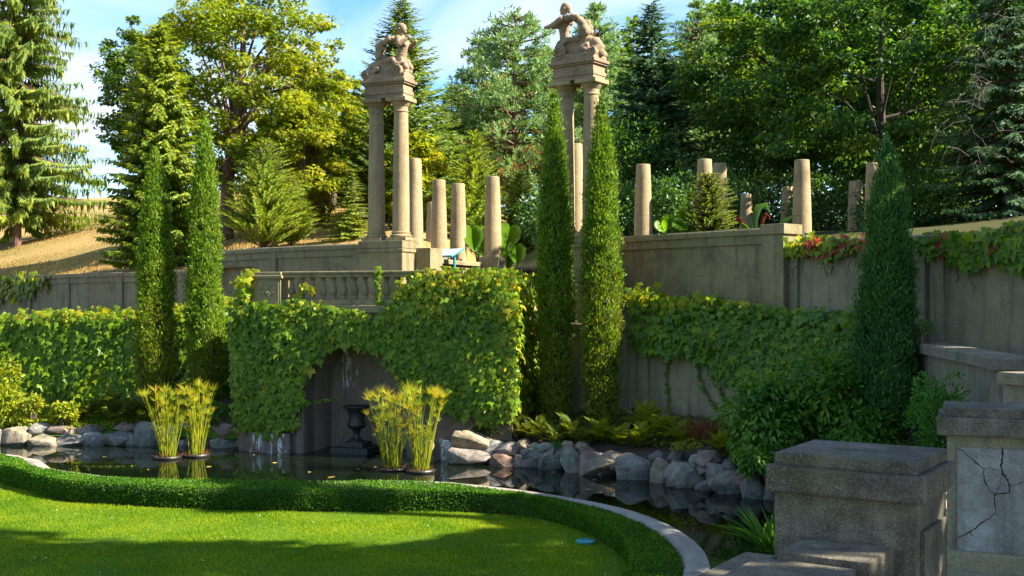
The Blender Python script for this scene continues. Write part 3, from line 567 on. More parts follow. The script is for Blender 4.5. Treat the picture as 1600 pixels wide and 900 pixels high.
# ---- twin column monuments
ZP = 5.75
def monument(label, xy, th, seed):
    M = Matrix.Translation((xy[0], xy[1], 0))@Matrix.Rotation(R(th), 4, 'Z'); ms = MT['stone_column']; mu = MT['stone_upper']
    t = thing('twin_column_monument', label, 'monument', (xy[0], xy[1], 3.3))
    MB().box((0, 0, 4.42), (1.42, .98, 2.24), M, .012).build('pedestal', mu, t)
    MB().box((0, 0, 5.46), (1.50, 1.06, .10), M, .02).build('pedestal', mu, t)
    MB().box((0, 0, 5.63), (1.46, 1.02, .22), M, .015).build('pedestal', mu, t)
    for sx in (-.41, .41):
        c = MB(); prof = [(.25, .24), (.247, .6)]+[(.25-.045*(s**1.6), .3+s*3.45) for s in np.linspace(.1, 1, 9)]+[(.205, 3.76)]
        c.lathe(prof, (sx, 0, ZP), 26, M); sh = c.build('column', ms, t, True)
        MB().box((sx, 0, ZP+.05), (.66, .66, .10), M, .01).build('column_base', ms, sh)
        MB().lathe([(.30, .10), (.325, .125), (.325, .16), (.29, .18), (.27, .19), (.27, .21), (.285, .225), (.285, .245), (.25, .26)], (sx, 0, ZP), 26, M).build('column_base', ms, sh, True)
        MB().lathe([(.205, 3.74), (.225, 3.76), (.225, 3.78), (.205, 3.8), (.207, 3.9), (.225, 3.92), (.27, 3.99), (.30, 4.05)], (sx, 0, ZP), 26, M).build('capital', ms, sh, True)
        MB().box((sx, 0, ZP+4.105), (.66, .70, .11), M, .012).build('capital', ms, sh)
    z = ZP+4.16; e = MB()
    e.box((0, 0, z+.05), (1.30, .60, .10), M, .006); e.box((0, 0, z+.155), (1.34, .64, .10), M, .006); e.box((0, 0, z+.30), (1.28, .58, .18), M, .006)
    e.box((0, 0, z+.41), (1.40, .70, .05), M, .008); e.box((0, 0, z+.475), (1.48, .80, .08), M, .012); e.box((0, 0, z+.545), (1.36, .70, .06), M, .01)
    e.build('entablature', MT['stone_statue'], t)
    return M, z+.57
def statue(label, M, z0, flip, seed):
    g = rng(seed); t = thing('sphinx_statue', label, 'statue', M@Vector((0, 0, z0)))
    Ms = M@Matrix.Translation((0, 0, z0-.01))@Matrix.Diagonal((-1.18 if flip else 1.18, 1.12, 1.17, 1)); mb = MB()
    def ball(p, r, sc=(1, 1, 1)):
        bm = bmesh.new(); bmesh.ops.create_icosphere(bm, subdivisions=2, radius=r)
        vs = [Ms@(Vector((v.co.x*sc[0], v.co.y*sc[1], v.co.z*sc[2]))+Vector(p)) for v in bm.verts]; fs = [[v.index for v in f.verts] for f in bm.faces]; bm.free()
        if flip: fs = [f[::-1] for f in fs]
        mb.add(vs, fs)
    def chain(pts, rs, jit=0.):
        for (a, b, ra, rb) in zip(pts[:-1], pts[1:], rs[:-1], rs[1:]):
            a, b = Vector(a), Vector(b); k = max(2, int((b-a).length/(min(ra, rb)*.5))+1)
            for i in range(k):
                q = i/(k-1); ball(a.lerp(b, q)+Vector(g.normal(0, 1, 3))*jit, ra*(1-q)+rb*q)
    # rocky scroll bed
    mb.box((0, 0, .05), (1.16, .56, .14), Ms)
    chain([(-.55, 0, .13), (-.2, 0, .17), (.15, 0, .2), (.38, 0, .2)], [.13, .17, .2, .2]); 
    # coiled tail body
    chain([(.22, .02, .40), (0, .03, .36), (-.22, .05, .40), (-.42, .04, .36), (-.56, .0, .24), (-.5, -.12, .16), (-.35, -.16, .2)], [.19, .18, .175, .15, .12, .09, .06])
    chain([(-.3, -.15, .3), (-.2, -.2, .25), (-.32, -.2, .18)], [.08, .07, .05])
    # torso, leaning slightly back
    chain([(.30, 0, .36), (.36, 0, .52), (.39, 0, .68), (.40, 0, .84), (.38, 0, .97)], [.18, .14, .125, .145, .12])
    for s in (-1, 1): ball((.39, s*.13, .96), .09); ball((.49, s*.07, .84), .06)
    chain([(.38, 0, 1.04), (.385, 0, 1.14)], [.062, .058])
    ball((.40, 0, 1.25), .105, (1.0, .86, 1.22)); ball((.505, 0, 1.235), .024); ball((.475, 0, 1.165), .034)   # head, nose, chin
    ball((.355, 0, 1.31), .118, (1, .95, .88)); ball((.29, 0, 1.25), .08); ball((.26, 0, 1.18), .05)              # hair
    for s in (-1, 1): ball((.34, s*.09, 1.25), .03)
    # arms: near arm bent up to the breast, far arm out ahead
    if flip:
        chain([(.36, -.2, .97), (.52, -.27, .86), (.72, -.2, .84)], [.085, .068, .048]); ball((.78, -.18, .85), .05); ball((.83, -.17, .855), .03)
        chain([(.36, .2, .97), (.54, .2, .92), (.72, .1, .90)], [.085, .068, .048]); ball((.76, .08, .9), .045)
    else:
        chain([(.36, -.2, .98), (.43, -.27, .82), (.60, -.2, .95)], [.088, .072, .05]); ball((.65, -.17, .985), .055); ball((.69, -.14, 1.0), .032)
        chain([(.36, .2, .98), (.5, .24, .84), (.66, .14, .92)], [.085, .07, .05]); ball((.69, .12, .94), .05)
    # wind blown drapery loop behind the back
    ring = [(.30, -.14, .98), (.12, -.19, .99), (-.06, -.19, .93), (-.20, -.14, .80), (-.24, -.08, .64), (-.14, -.06, .52), (.02, -.1, .47), (.2, -.16, .48)]
    chain(ring, [.065, .078, .085, .095, .105, .10, .085, .065], .014)
    chain([(a-.03, b+.16, c+.01) for a, b, c in ring], [.05, .06, .07, .08, .085, .08, .07, .05], .018)
    chain([(-.26, -.12, .78), (-.14, -.2, .66), (-.16, -.2, .54)], [.045, .045, .035], .01)
    # front drapery and scroll
    chain([(.45, -.12, .44), (.52, -.1, .28), (.5, -.08, .12)], [.08, .09, .07], .008); chain([(.45, .12, .44), (.54, .1, .28), (.52, .08, .12)], [.08, .09, .07], .008)
    chain([(.25, -.22, .42), (.38, -.24, .34), (.46, -.2, .4)], [.05, .05, .04])
    me = mb.mesh('figure', MT['stone_statue']); o = put('figure', me, t)
    md = o.modifiers.new('remesh', 'REMESH'); md.mode = 'VOXEL'; md.voxel_size = .0155; md.use_smooth_shade = True
    ms = o.modifiers.new('smooth', 'SMOOTH'); ms.factor = .5; ms.iterations = 1
    for (px, r) in ((.36, .17), (-.52, .10)):
        sc = MB(); pts = [Ms@Vector((px+r*(1-.8*s)*math.cos(4.5*math.pi*s+1.6), -.285-.01*s, .17*(r/.17)+.02+r*(1-.8*s)*math.sin(4.5*math.pi*s+1.6))) for s in np.linspace(0, 1, 40)]
        sc.tube(pts, [.03*(1-.5*s) for s in np.linspace(0, 1, 40)], 6)
        dk = [Ms@Vector((px, -.28, .17*(r/.17)+.02)), Ms@Vector((px, .28, .17*(r/.17)+.02))]; sc.tube(dk, [r, r], 22); sc.build('scroll', MT['stone_statue'], t, True)
    return t
ML, zl = monument('left twin column monument on pedestal behind the balustrade', (-3.62, 33.4), -23, 1)
MR, zr = monument('right twin column monument rising behind the two cypresses', (1.80, 30.7), -36, 2)
statue('stone sphinx figure on the left twin columns, facing right', ML, zl, False, 11)
statue('stone sphinx figure on the right twin columns, facing left', MR, zr, True, 12)
MB_ = MB().box((0, 0, 4.45), (.85, .8, 2.2), Matrix.Translation((-2.62, 33.75, 0))@Matrix.Rotation(R(-23), 4, 'Z'), .012)
tag(MB_.build('stone_block', MT['stone_upper']), 'plain concrete block beside the left twin column pedestal', 'block')

# ---- broken column stumps
def stump(label, px, ytop, wpx, d, z0):
    x, y = XY(px, d); z1 = EYE-(ytop-HZ)/FPX*d; r = wpx/2*d/FPX; h = z1-z0; t = thing('column_stump', label, 'column', (x, y, z0), 'plain broken columns of the ruin')
    MB().lathe([(r*1.0, 0), (r*.995, h*.2)]+[(r*(1-.24*s**1.5), h*(.2+.8*s)-.02) for s in np.linspace(.1, 1, 8)]+[(r*.735, h-.005), (r*.70, h)], (x, y, z0), 24).build('shaft', MT['stone_column'], t, True)
    MB().lathe([(r*1.02, -.06), (r*1.12, -.03), (r*1.12, .05), (r*1.02, .07)], (x, y, z0), 24).build('column_base', MT['stone_column'], t, True)
for a in [('column shaft just right of the left twin columns', 648, 248, 27, 36.2, 4.9), ('short hidden column tucked behind the pair left of centre', 676, 316, 22, 42.5, 5.2), ('left of the two close columns behind the sign board', 686, 281, 26, 38.4, 4.9),
          ('right of the two close columns behind the sign board', 716, 287, 26, 39.5, 5.2), ('column on a square block between two elephant ear plants', 770, 276, 27, 38.6, 5.48), ('tall column seen between the right twin columns', 900, 225, 26, 34.5, 5.2),
          ('lone sunlit column standing right of the twin cypresses', 1005, 257, 29, 32.6, 5.2), ('column behind the little spruce, the nearer one', 1101, 249, 29, 32.2, 5.2), ('column behind the little spruce, the farther one', 1125, 255, 27, 36.5, 5.3),
          ('small short column between little spruce and wall end pier', 1166, 303, 22, 38.5, 5.4), ('narrow shaded column half hidden by the tall right one', 1231, 292, 24, 38.0, 5.4), ('tall column standing right behind the wall end pier', 1253, 250, 30, 30.6, 5.2),
          ('reddish short column left of the right cypress', 1337, 283, 26, 35.5, 5.4), ('column mostly hidden behind the right cypress top', 1365, 255, 29, 31.0, 5.3)]: stump(*a)
sx, sy = XY(770, 38.6); tag(MB().box((0, 0, 4.8), (.72, .72, 1.36), Matrix.Translation((sx, sy, 0))@Matrix.Rotation(R(-23), 4, 'Z'), .015).build('column_block', MT['stone_upper']), 'square stone block carrying a column at the recess wall end', 'block')
# reading board
sg = thing('reading_board', 'slanted teal framed information board on the low sunlit wall', 'sign', (-2.05, 34.9, 5.28))
Ms = Matrix.Translation((-2.02, 34.9, 5.46))@Matrix.Rotation(R(-40), 4, 'Z')@Matrix.Rotation(R(24), 4, 'X')
MB().box((0, 0, 0), (1.02, .62, .05), Ms, .01).build('frame', MT['sign_teal'], sg); MB().box((0, 0, .03), (.92, .52, .012), Ms).build('face', MT['sign_face'], sg)
for s in (-.3, .3): MB().box((s, .05, -.45), (.06, .06, .8), Matrix.Translation((-2.02, 34.9, 5.46))@Matrix.Rotation(R(-40), 4, 'Z')).build('leg', MT['sign_teal'], sg)

# ---- foreground piers
Fl, Fr_, Br = P(1192, 732, 6.79), P(1442, 747, 6.42), P(1493, 723, 7.03)
wfr = .93; u = Vector((math.cos(R(33)), -math.sin(R(33)), 0)); nb = Vector((-u.y, u.x, 0)); ctrp = Fr_-u*wfr/2
def pier(label, M, w, dep, ztop, zb, capmat, bodymat, body_in=.045, panel=True):
    t = thing('stone_pier', label, 'pier', M@Vector((0, dep/2, zb)))
    MB().box((0, dep/2, ztop-.155/2), (w, dep, .155), M, .014).build('cap', MT[capmat], t)
    MB().box((0, dep/2, ztop+.038), (w-.085, dep-.085, .082), M, .014).build('cap', MT[capmat], t)
    MB().box((0, dep/2, (zb+ztop-.155)/2), (w-2*body_in, dep-2*body_in, ztop-.155-zb-.003), M, .008).build('body', MT[bodymat], t)
    if panel: MB().box((w/2-body_in+.012, dep/2, (zb+.15+ztop-.33)/2), (.03, dep-.26, ztop-.33-zb-.15), M, .006).build('panel', MT[bodymat], t)
    return t
Mp = Matrix(((u.x, nb.x, 0, ctrp.x), (u.y, nb.y, 0, ctrp.y), (0, 0, 1, 0), (0, 0, 0, 1)))
pier('near concrete pier with two tier cap in right foreground', Mp, wfr, .84, 3.0, 1.72, 'stone_piercap', 'stone_pier')
# low wall in front of the near pier: slabs
lw = thing('stair_wall', 'low slab topped stair wall in front of the near pier', 'wall', Mp@Vector((0, -.6, 1.72)))
MB().box((.035, -.20, 2.50), (.52, .50, .17), Mp, .014).build('slab', MT['stone_pier'], lw); MB().box((.035, -.20, 2.06), (.46, .44, .71), Mp).build('wall_body', MT['stone_pier'], lw)
MB().box((-.05, -.84, 2.465), (.56, .74, .17), Mp, .014).build('slab', MT['stone_pier'], lw); MB().box((-.05, -.84, 2.04), (.50, .68, .68), Mp).build('wall_body', MT['stone_pier'], lw)
MB().box((-.44, -.50, 2.44), (.20, .74, .10), Mp, .012).build('slab', MT['stone_pier'], lw); MB().box((-.44, -.50, 2.04), (.16, .70, .70), Mp).build('wall_body', MT['stone_pier'], lw)
Mr2 = Matrix.Translation((3.62, 9.70, 0))@Matrix.Rotation(R(-22), 4, 'Z')@Matrix.Translation((.81, 0, 0)); Mr2i = Mr2.inverted()
rp = pier('cracked pier with pale rendered panel at right frame edge', Mr2, 1.62, .8, 3.01, 1.80, 'stone_piercap', 'stone_grey', .08, False)
def rp_loc(px, py, v=0.0):                 # point of the pier's front plane seen at that pixel, in pier coordinates
    o = Mr2i@Vector((0, 0, EYE)); e = Mr2i@P(px, py, 5.0); t = (.08-v-o.y)/(e.y-o.y); return o+(e-o)*t
def rp_pt(px, py, v=0.0): return Mr2@rp_loc(px, py, v)
a0, a1 = rp_loc(1496, 698), rp_loc(1496, 862)
MB().box(((a0.x+.66)/2, .08-.012, (a0.z+a1.z)/2), (.66-a0.x, .03, a0.z-a1.z), Mr2).build('panel', MT['stone_panel'], rp)
MB().box((0, .40, 1.80), (1.62, .86, .16), Mr2, .01).build('base_ledge', MT['stone_grey'], rp)
MB().box((0, .40, 1.69), (1.72, .96, .07), Mr2, .01).build('base_ledge', MT['stone_grey'], rp)
cr = MB(); g = rng(77)
def crack(pts, w):
    fine = []
    for a, b in zip(pts[:-1], pts[1:]):
        n = 4
        for i in range(n): q = i/n; fine.append((a[0]*(1-q)+b[0]*q+g.normal(0, 3.0), a[1]*(1-q)+b[1]*q+g.normal(0, 3.0)))
    fine.append(pts[-1]); pp = [rp_pt(1150+x/3, 600+y/3, .0285) for x, y in fine]; vs = []
    for i, p in enumerate(pp):
        t = (pp[min(i+1, len(pp)-1)]-pp[max(0, i-1)]).normalized(); nn_ = (Mr2.to_3x3()@Vector((0, -1, 0))).cross(t).normalized(); ww = w*(.5+g.random())*.5; vs += [p+nn_*ww, p-nn_*ww]
    cr.add(vs, [(2*i, 2*i+1, 2*i+3, 2*i+2) for i in range(len(pp)-1)])
crack([(1040, 305), (1110, 350), (1160, 400), (1165, 450), (1185, 495), (1210, 520), (1215, 560), (1215, 605), (1180, 630), (1140, 660), (1100, 690), (1042, 722)], .008)
crack([(1160, 400), (1190, 393), (1240, 410)], .0035); crack([(1250, 305), (1245, 360), (1247, 410), (1270, 450), (1285, 480), (1280, 510), (1240, 515), (1210, 520)], .013)
crack([(1285, 475), (1320, 468), (1350, 460), (1400, 470)], .005); crack([(1245, 420), (1240, 470), (1225, 500), (1210, 520)], .003); crack([(1215, 605), (1235, 625)], .004); crack([(1100, 690), (1110, 715)], .007)
cr.build('crack', MT['crack'], rp)

# ================================================================== ROCKS
WLX = [0, 330, 350, 703, 770, 830, 865, 940, 995, 1030, 1075, 1140, 1190]; WLD = [31.3, 31.3, 30.9, 27.8, 27.5, 27.1, 26.7, 25.95, 25.3, 24.95, 24.3, 23.45, 22.7]
def wl(px): return float(np.interp(px, WLX, WLD))
ROCKS = [  # x0, x1, y0, y1, stone, row (0 waterline, 1 upper), words
 (-34, 2, 668, 697, 'grey', 0, 'grey boulder cut by the left frame edge'), (0, 42, 668, 697, 'tan', 0, 'broad tan boulder at the far left waterline'), (20, 46, 666, 679, 'mauve', 1, 'thin purplish slab above the far left tan boulder'),
 (44, 82, 662, 681, 'light', 1, 'pale whitish boulder in the upper left row'), (74, 118, 664, 682, 'brown', 1, 'brownish wedge rock right of the pale whitish one'),
 (40, 88, 679, 697, 'tan', 0, 'low tan boulder under the pale whitish rock'), (82, 128, 678, 698, 'grey', 0, 'peaked grey boulder with light ridge at left waterline'),
 (116, 145, 664, 682, 'mauve', 1, 'mauve grey rock in the upper left row'), (142, 160, 665, 678, 'dark', 1, 'small dark rock between mauve and pinkish rocks'), (126, 162, 674, 698, 'light', 0, 'light tan boulder right of the peaked grey one'),
 (159, 199, 674, 698, 'grey', 0, 'blocky grey boulder left of the first papyrus'), (174, 216, 660, 676, 'brown', 1, 'flat pinkish brown rock below the left cypress'), (194, 211, 676, 699, 'grey', 0, 'narrow upright grey rock beside the blocky one'),
 (208, 252, 659, 698, 'blue', 0, 'large blue grey boulder behind the leftmost papyrus'), (248, 280, 664, 698, 'grey', 0, 'grey boulder hidden between the two left papyrus clumps'), (276, 300, 659, 680, 'brown', 1, 'brown rock peeking above the second papyrus'),
 (277, 290, 686, 699, 'light', 0, 'small light rock between the left papyrus clumps'), (287, 312, 674, 699, 'grey', 0, 'grey rock behind the second papyrus stalks'), (306, 334, 678, 699, 'grey', 0, 'low grey rock right of the second papyrus'),
 (325, 382, 666, 687, 'brown', 1, 'wide dark brown slab beside the alcove plinth'), (343, 367, 660, 670, 'brown', 1, 'small flat brown rock topping the wide slab'), (332, 377, 682, 702, 'green', 0, 'rounded greenish boulder under the wide brown slab'), (367, 384, 683, 699, 'brown', 0, 'small brown rock touching the alcove plinth'),
 (709, 766, 672, 703, 'gold', 1, 'large golden tan boulder right of the alcove'), (702, 767, 698, 727, 'mauve', 0, 'broad purplish grey boulder under the golden tan one'), (747, 785, 688, 719, 'veined', 1, 'blue grey boulder marked with white veins'),
 (778, 814, 689, 713, 'mauve', 1, 'smooth mauve boulder right of the white veined one'), (766, 815, 709, 729, 'red', 0, 'red brown boulder at the waterline'), (802, 818, 711, 727, 'brown', 0, 'small brown rock right of the red boulder'),
 (808, 828, 687, 701, 'tan', 1, 'small tan rock under the dark ferns'), (811, 834, 699, 719, 'blue', 1, 'blue grey wedge rock above the dark waterline rock'), (822, 857, 694, 720, 'green', 1, 'olive grey tilted boulder below the cypress trunk'),
 (813, 848, 716, 732, 'dark', 0, 'dark blue low rock between red and pale topped boulders'), (838, 869, 692, 702, 'green', 1, 'flat olive slab lying under the ferns'), (845, 886, 699, 736, 'blue', 0, 'blue grey boulder with pale sunlit top'),
 (875, 902, 690, 712, 'gold', 1, 'sunlit pinkish tan rock in the upper right row'), (878, 911, 699, 730, 'green', 0, 'grey green upright boulder below the sunlit rock'), (899, 919, 691, 707, 'tan', 1, 'small tan rock right of the sunlit pinkish one'),
 (905, 936, 699, 718, 'red', 1, 'thin reddish slab leaning in the right row'), (907, 947, 705, 735, 'brown', 0, 'brown grey boulder behind the wide triangular one'), (890, 915, 726, 738, 'tan', 0, 'little tan stone at the waterline below the leaning slab'),
 (910, 971, 712, 745, 'tan', 0, 'wide triangular tan grey boulder at right waterline'), (948, 980, 706, 732, 'tan', 1, 'tan rock behind the triangular boulder'), (968, 1024, 708, 752, 'blue', 0, 'largest blue green boulder of the right bank'),
 (1016, 1044, 706, 727, 'dark', 1, 'dark rock right above the largest boulder'), (1020, 1034, 723, 741, 'brown', 0, 'small brown rock wedged beside the largest boulder'), (1018, 1051, 717, 757, 'tan', 0, 'tall tan grey boulder right of the largest one'),
 (1042, 1070, 707, 724, 'dark', 1, 'second dark rock in the upper right row'), (1041, 1082, 717, 740, 'grey', 1, 'grey slab leaning over the big block boulder'), (1046, 1102, 724, 765, 'grey', 0, 'big block shaped grey boulder at right waterline'),
 (1079, 1100, 709, 733, 'green', 1, 'olive rock behind the big block boulder'), (1092, 1126, 704, 727, 'brown', 1, 'brown grey rock below the broad leaved shrub'), (1090, 1113, 723, 742, 'brown', 1, 'small brown rock left of the round pale one'),
 (1106, 1134, 722, 750, 'light', 1, 'round pale green grey boulder'), (1091, 1117, 750, 770, 'blue', 0, 'small blue grey waterline stone below the round pale one'), (1114, 1166, 737, 775, 'grey', 0, 'big brown grey boulder near the foreground pier'),
 (1134, 1155, 719, 738, 'dark', 1, 'dark rock under the shrub leaves'), (1152, 1184, 738, 762, 'red', 1, 'reddish rock close to the foreground pier'), (1160, 1194, 746, 783, 'blue', 0, 'dark blue grey boulder touching the pier outline'), (1174, 1200, 730, 748, 'dark', 1, 'dark rock just left of the near pier cap'),
 (1195, 1235, 750, 790, 'grey', 0, 'grey boulder hidden behind the near pier cap')]
def rock(i, x0, x1, y0, y1, kind, row, words):
    g = rng(1000+i); cxp = (x0+x1)/2; d = wl(cxp)+(.42 if row else .12)+g.uniform(-.05, .05); sc = d/FPX
    w = (x1-x0)*sc*1.2; h = (y1-y0)*sc*1.08; dep = max(.45, min(w*.85, .9)); z1 = EYE-(y0-HZ)*sc; z0 = z1-h
    if row == 0: z0 = min(z0, -.06); z0 -= .10
    else: z0 -= .06
    h = z1-z0; cx = (cxp-800)*sc; n = 27; pts = g.normal(size=(n, 3)); pts = nrm(pts); e = g.uniform(2.6, 4.2)
    pts /= (np.abs(pts)**e).sum(1)[:, None]**(1/e); pts *= g.uniform(.86, 1.0, (n, 1)); pts[:, 2] += pts[:, 0]*g.uniform(-.28, .28); pts[:, 2] -= np.clip(np.abs(pts[:, 0])-.45, 0, 1)*np.clip(pts[:, 2], 0, 1)*g.uniform(.2, .9)
    mn, mx_ = pts.min(0), pts.max(0); pts = (pts-mn)/(mx_-mn)-.5; pts *= np.array([w, dep, h])
    bm = bmesh.new()
    for p in pts: bm.verts.new(p)
    r = bmesh.ops.convex_hull(bm, input=bm.verts[:]); bmesh.ops.delete(bm, geom=[v for v in bm.verts if not v.link_faces], context='VERTS')
    bmesh.ops.dissolve_limit(bm, angle_limit=R(10), verts=bm.verts[:], edges=bm.edges[:])
    bmesh.ops.bevel(bm, geom=bm.edges[:], offset=min(w, h)*.04, segments=2, profile=.55, affect='EDGES', clamp_overlap=True)
    bmesh.ops.triangulate(bm, faces=bm.faces[:])
    for v in bm.verts: v.co += v.co.normalized()*mnoise.noise(v.co*4+Vector((i*3.1, 0, 0)))*.045
    me = bpy.data.meshes.new('boulder'); bm.to_mesh(me); bm.free(); me.polygons.foreach_set('use_smooth', [True]*len(me.polygons)); me.materials.append(RM[kind])
    o = put('boulder', me); o.location = (cx, d+dep*.35, (z0+z1)/2); tag(o, words, 'rock', 'boulders edging the pond')
for i, r_ in enumerate(ROCKS): rock(i, *r_)

# ================================================================== IVY
def inpoly(x, y, poly):
    c = np.zeros(len(x), bool); n = len(poly)
    for i in range(n):
        x1, y1 = poly[i]; x2, y2 = poly[(i+1) % n]
        c ^= ((y1 > y) != (y2 > y)) & (x < (x2-x1)*(y-y1)/(y2-y1+1e-9)+x1)
    return c
def wall_hit(px, line):
    k = (px-800)/FPX; best = np.full(len(px), np.nan); nx_ = np.zeros((len(px), 2))
    for (x1, y1), (x2, y2) in zip(line[:-1], line[1:]):
        den = (x2-x1)-k*(y2-y1); t = (k*y1-x1)/np.where(abs(den) < 1e-9, 1e-9, den); ok = (t >= -.001) & (t <= 1.001) & np.isnan(best)
        best = np.where(ok, y1+t*(y2-y1), best); L_ = math.hypot(x2-x1, y2-y1); nx_[ok] = ((y2-y1)/L_, -(x2-x1)/L_)
    return best, nx_
LEAFMESH = {}
def leafmesh(mat):
    if mat not in LEAFMESH:
        LEAFMESH[mat] = npmesh('leaf', np.array(IVYV), np.array(IVY[1]), MT[mat])
    return LEAFMESH[mat]
def ivy(label, poly, line, n, size, mats, seed, bulge=.22, top=None, nind=300, loc=None, base=.04, mesh_w=1.0):
    """mats: list of (material, function(px, py, g) -> weight)"""
    g = rng(seed); P_ = np.array(poly, float); x0, y0 = P_.min(0); x1, y1 = P_.max(0); px = []; py = []; tot = 0
    while tot < n:
        a = g.uniform(x0-4, x1+4, 4*n); b = g.uniform(y0-4, y1+4, 4*n); k = inpoly(a+g.normal(0, 3.5, 4*n), b+g.normal(0, 3.5, 4*n), poly); px.append(a[k]); py.append(b[k]); tot += int(k.sum())
    px = np.concatenate(px)[:n]; py = np.concatenate(py)[:n]; d, n2 = wall_hit(px, line); ok = ~np.isnan(d); px, py, d, n2 = px[ok], py[ok], d[ok], n2[ok]; n = len(px)
    hit = np.column_stack([(px-800)/FPX*d, d, EYE-(py-HZ)/FPX*d]); nv = np.column_stack([n2, np.zeros(n)])
    nz = np.array([mnoise.noise((a*.9, b*.9, c*.9+seed)) for a, b, c in hit])*.5+.5
    off = base+bulge*(nz**1.3)+np.abs(g.normal(0, .05, n))
    if top is not None:
        up = hit[:, 2] > top; off = np.where(up, g.uniform(-.5, .32, n), off)
    pos = hit+nv*off[:, None]
    d_ = np.array([0, 0, -1.])+nv*.22+g.normal(0, .33, (n, 3)); nh = nv+np.array([0, 0, .55])+g.normal(0, .28, (n, 3))
    sc = size*np.clip(g.lognormal(-.12, .32, n), .4, 1.6)
    W = np.stack([np.maximum(1e-4, w(px, py, g.random(n))) for m, w in mats], 1); W /= W.sum(1, keepdims=True); ch = (W.cumsum(1) < g.random(n)[:, None]).sum(1)
    root = thing('ivy', label, 'ivy', loc or tuple(hit[np.argmin(hit[:, 2])]))
    front = np.argsort(-(off+sc*.6)); ind = np.zeros(n, bool); ind[front[:nind]] = True
    for mi, (m, w) in enumerate(mats):
        s = (ch == mi) & ~ind
        if s.sum(): stuffpart(put('leaves', cards('leaves', *IVY, pos[s], d_[s], nh[s], sc[s], MT[m]), root))
    ax, ay, az = frames(d_, nh)
    for i in np.nonzero(ind)[0]:
        M = Matrix(((ax[i][0]*sc[i], ay[i][0]*sc[i], az[i][0]*sc[i], pos[i][0]), (ax[i][1]*sc[i], ay[i][1]*sc[i], az[i][1]*sc[i], pos[i][1]), (ax[i][2]*sc[i], ay[i][2]*sc[i], az[i][2]*sc[i], pos[i][2]), (0, 0, 0, 1)))
        put('leaf', leafmesh(mats[ch[i]][0]), root, M)
    st = MB(); order = g.choice(n, min(n, 26), replace=False)
    for j in order[:12]:
        p = Vector(hit[j]+nv[j]*.03); pts = [p]; dirn = Vector((g.normal(0, .5), 0, -1))
        for s in range(6): pts.append(pts[-1]+Vector((g.normal(0, .07)*n2[j][1]*-1, g.normal(0, .02), -.11)))
        MB().tube(pts, [.012]*7, 5).build('vine_stem', MT['bark'], root)
    return root
FRONT = [(A2.x, A2.y), (B2.x, B2.y)]
FRONTX = [(A2.x-.15*.957, A2.y+.04), (B2.x+.14, B2.y-.04)]
blockpoly = [(362, 470), (362, 445), (372, 428), (392, 420), (397, 440), (393, 468), (440, 474), (470, 464), (500, 474), (545, 482), (575, 490), (602, 497), (612, 470), (630, 438), (655, 424), (700, 418), (760, 420), (800, 420), (815, 432), (808, 470), (818, 500), (806, 545), (815, 590), (806, 640), (795, 655), (770, 660), (742, 645), (715, 652), (700, 640), (680, 628), (655, 612), (632, 598), (616, 566), (602, 546), (560, 536), (528, 538), (506, 550), (490, 575), (477, 600), (478, 614), (482, 626), (464, 640), (465, 668), (430, 676), (395, 670), (375, 655), (365, 600)]
ivy('thick green ivy sheet hanging over the fountain alcove front', blockpoly, FRONTX, 9800, .165, [('ivy', lambda x, y, r: 1.0+0*x), ('ivy_sun_gold', lambda x, y, r: np.where(y < 445, 1.6, np.where((y < 500), .5, .05))+.5*(x > 790))], 21, .26, top=3.92)  # yellow share rises at top and right rim, painting sunlit leaves
# ivy wrapping the right return face of the block
RET = [(B2.x-.05, B2.y-.15), (1.25, 32.0)]
ivy('ivy on the right return side of the alcove, next to the cypress', [(795, 424), (850, 425), (850, 640), (795, 640)], RET, 1200, .175, [('ivy', lambda x, y, r: 1.0+0*x), ('ivy_sun_gold', lambda x, y, r: .6+0*x)], 22, .2, top=3.85, nind=150)
ivy('dark ivy blanket covering the lower left wall', [(-10, 494), (40, 488), (120, 484), (210, 484), (290, 474), (345, 462), (368, 470), (368, 600), (300, 640), (210, 645), (-10, 645)], LOWER_L, 8600, .185, [('ivy', lambda x, y, r: 1.0+0*x), ('ivy_sun_gold', lambda x, y, r: np.where(y < 500, 1.3, .03))], 23, .3, top=3.45)  # top rows turn yellow, sunlight painted by leaf colour
ivy('heavy ivy mantle spilling over the lower right wall', [(982, 470), (985, 452), (1012, 444), (1030, 458), (1060, 464), (1095, 462), (1150, 470), (1230, 482), (1300, 486), (1350, 490), (1350, 600), (1280, 610), (1200, 600), (1150, 600), (1128, 588), (1105, 568), (1085, 553), (1050, 552), (1012, 546), (990, 520)], LOWER_R, 4300, .18, [('ivy_dark', lambda x, y, r: .2+(y > 485)*1.0), ('ivy', lambda x, y, r: .6+0*x), ('ivy_sun_gold', lambda x, y, r: np.where(y < 476, 1.2, .02))], 24, .45, top=3.40)  # upper rim coloured as sunlit by its share of yellow leaves
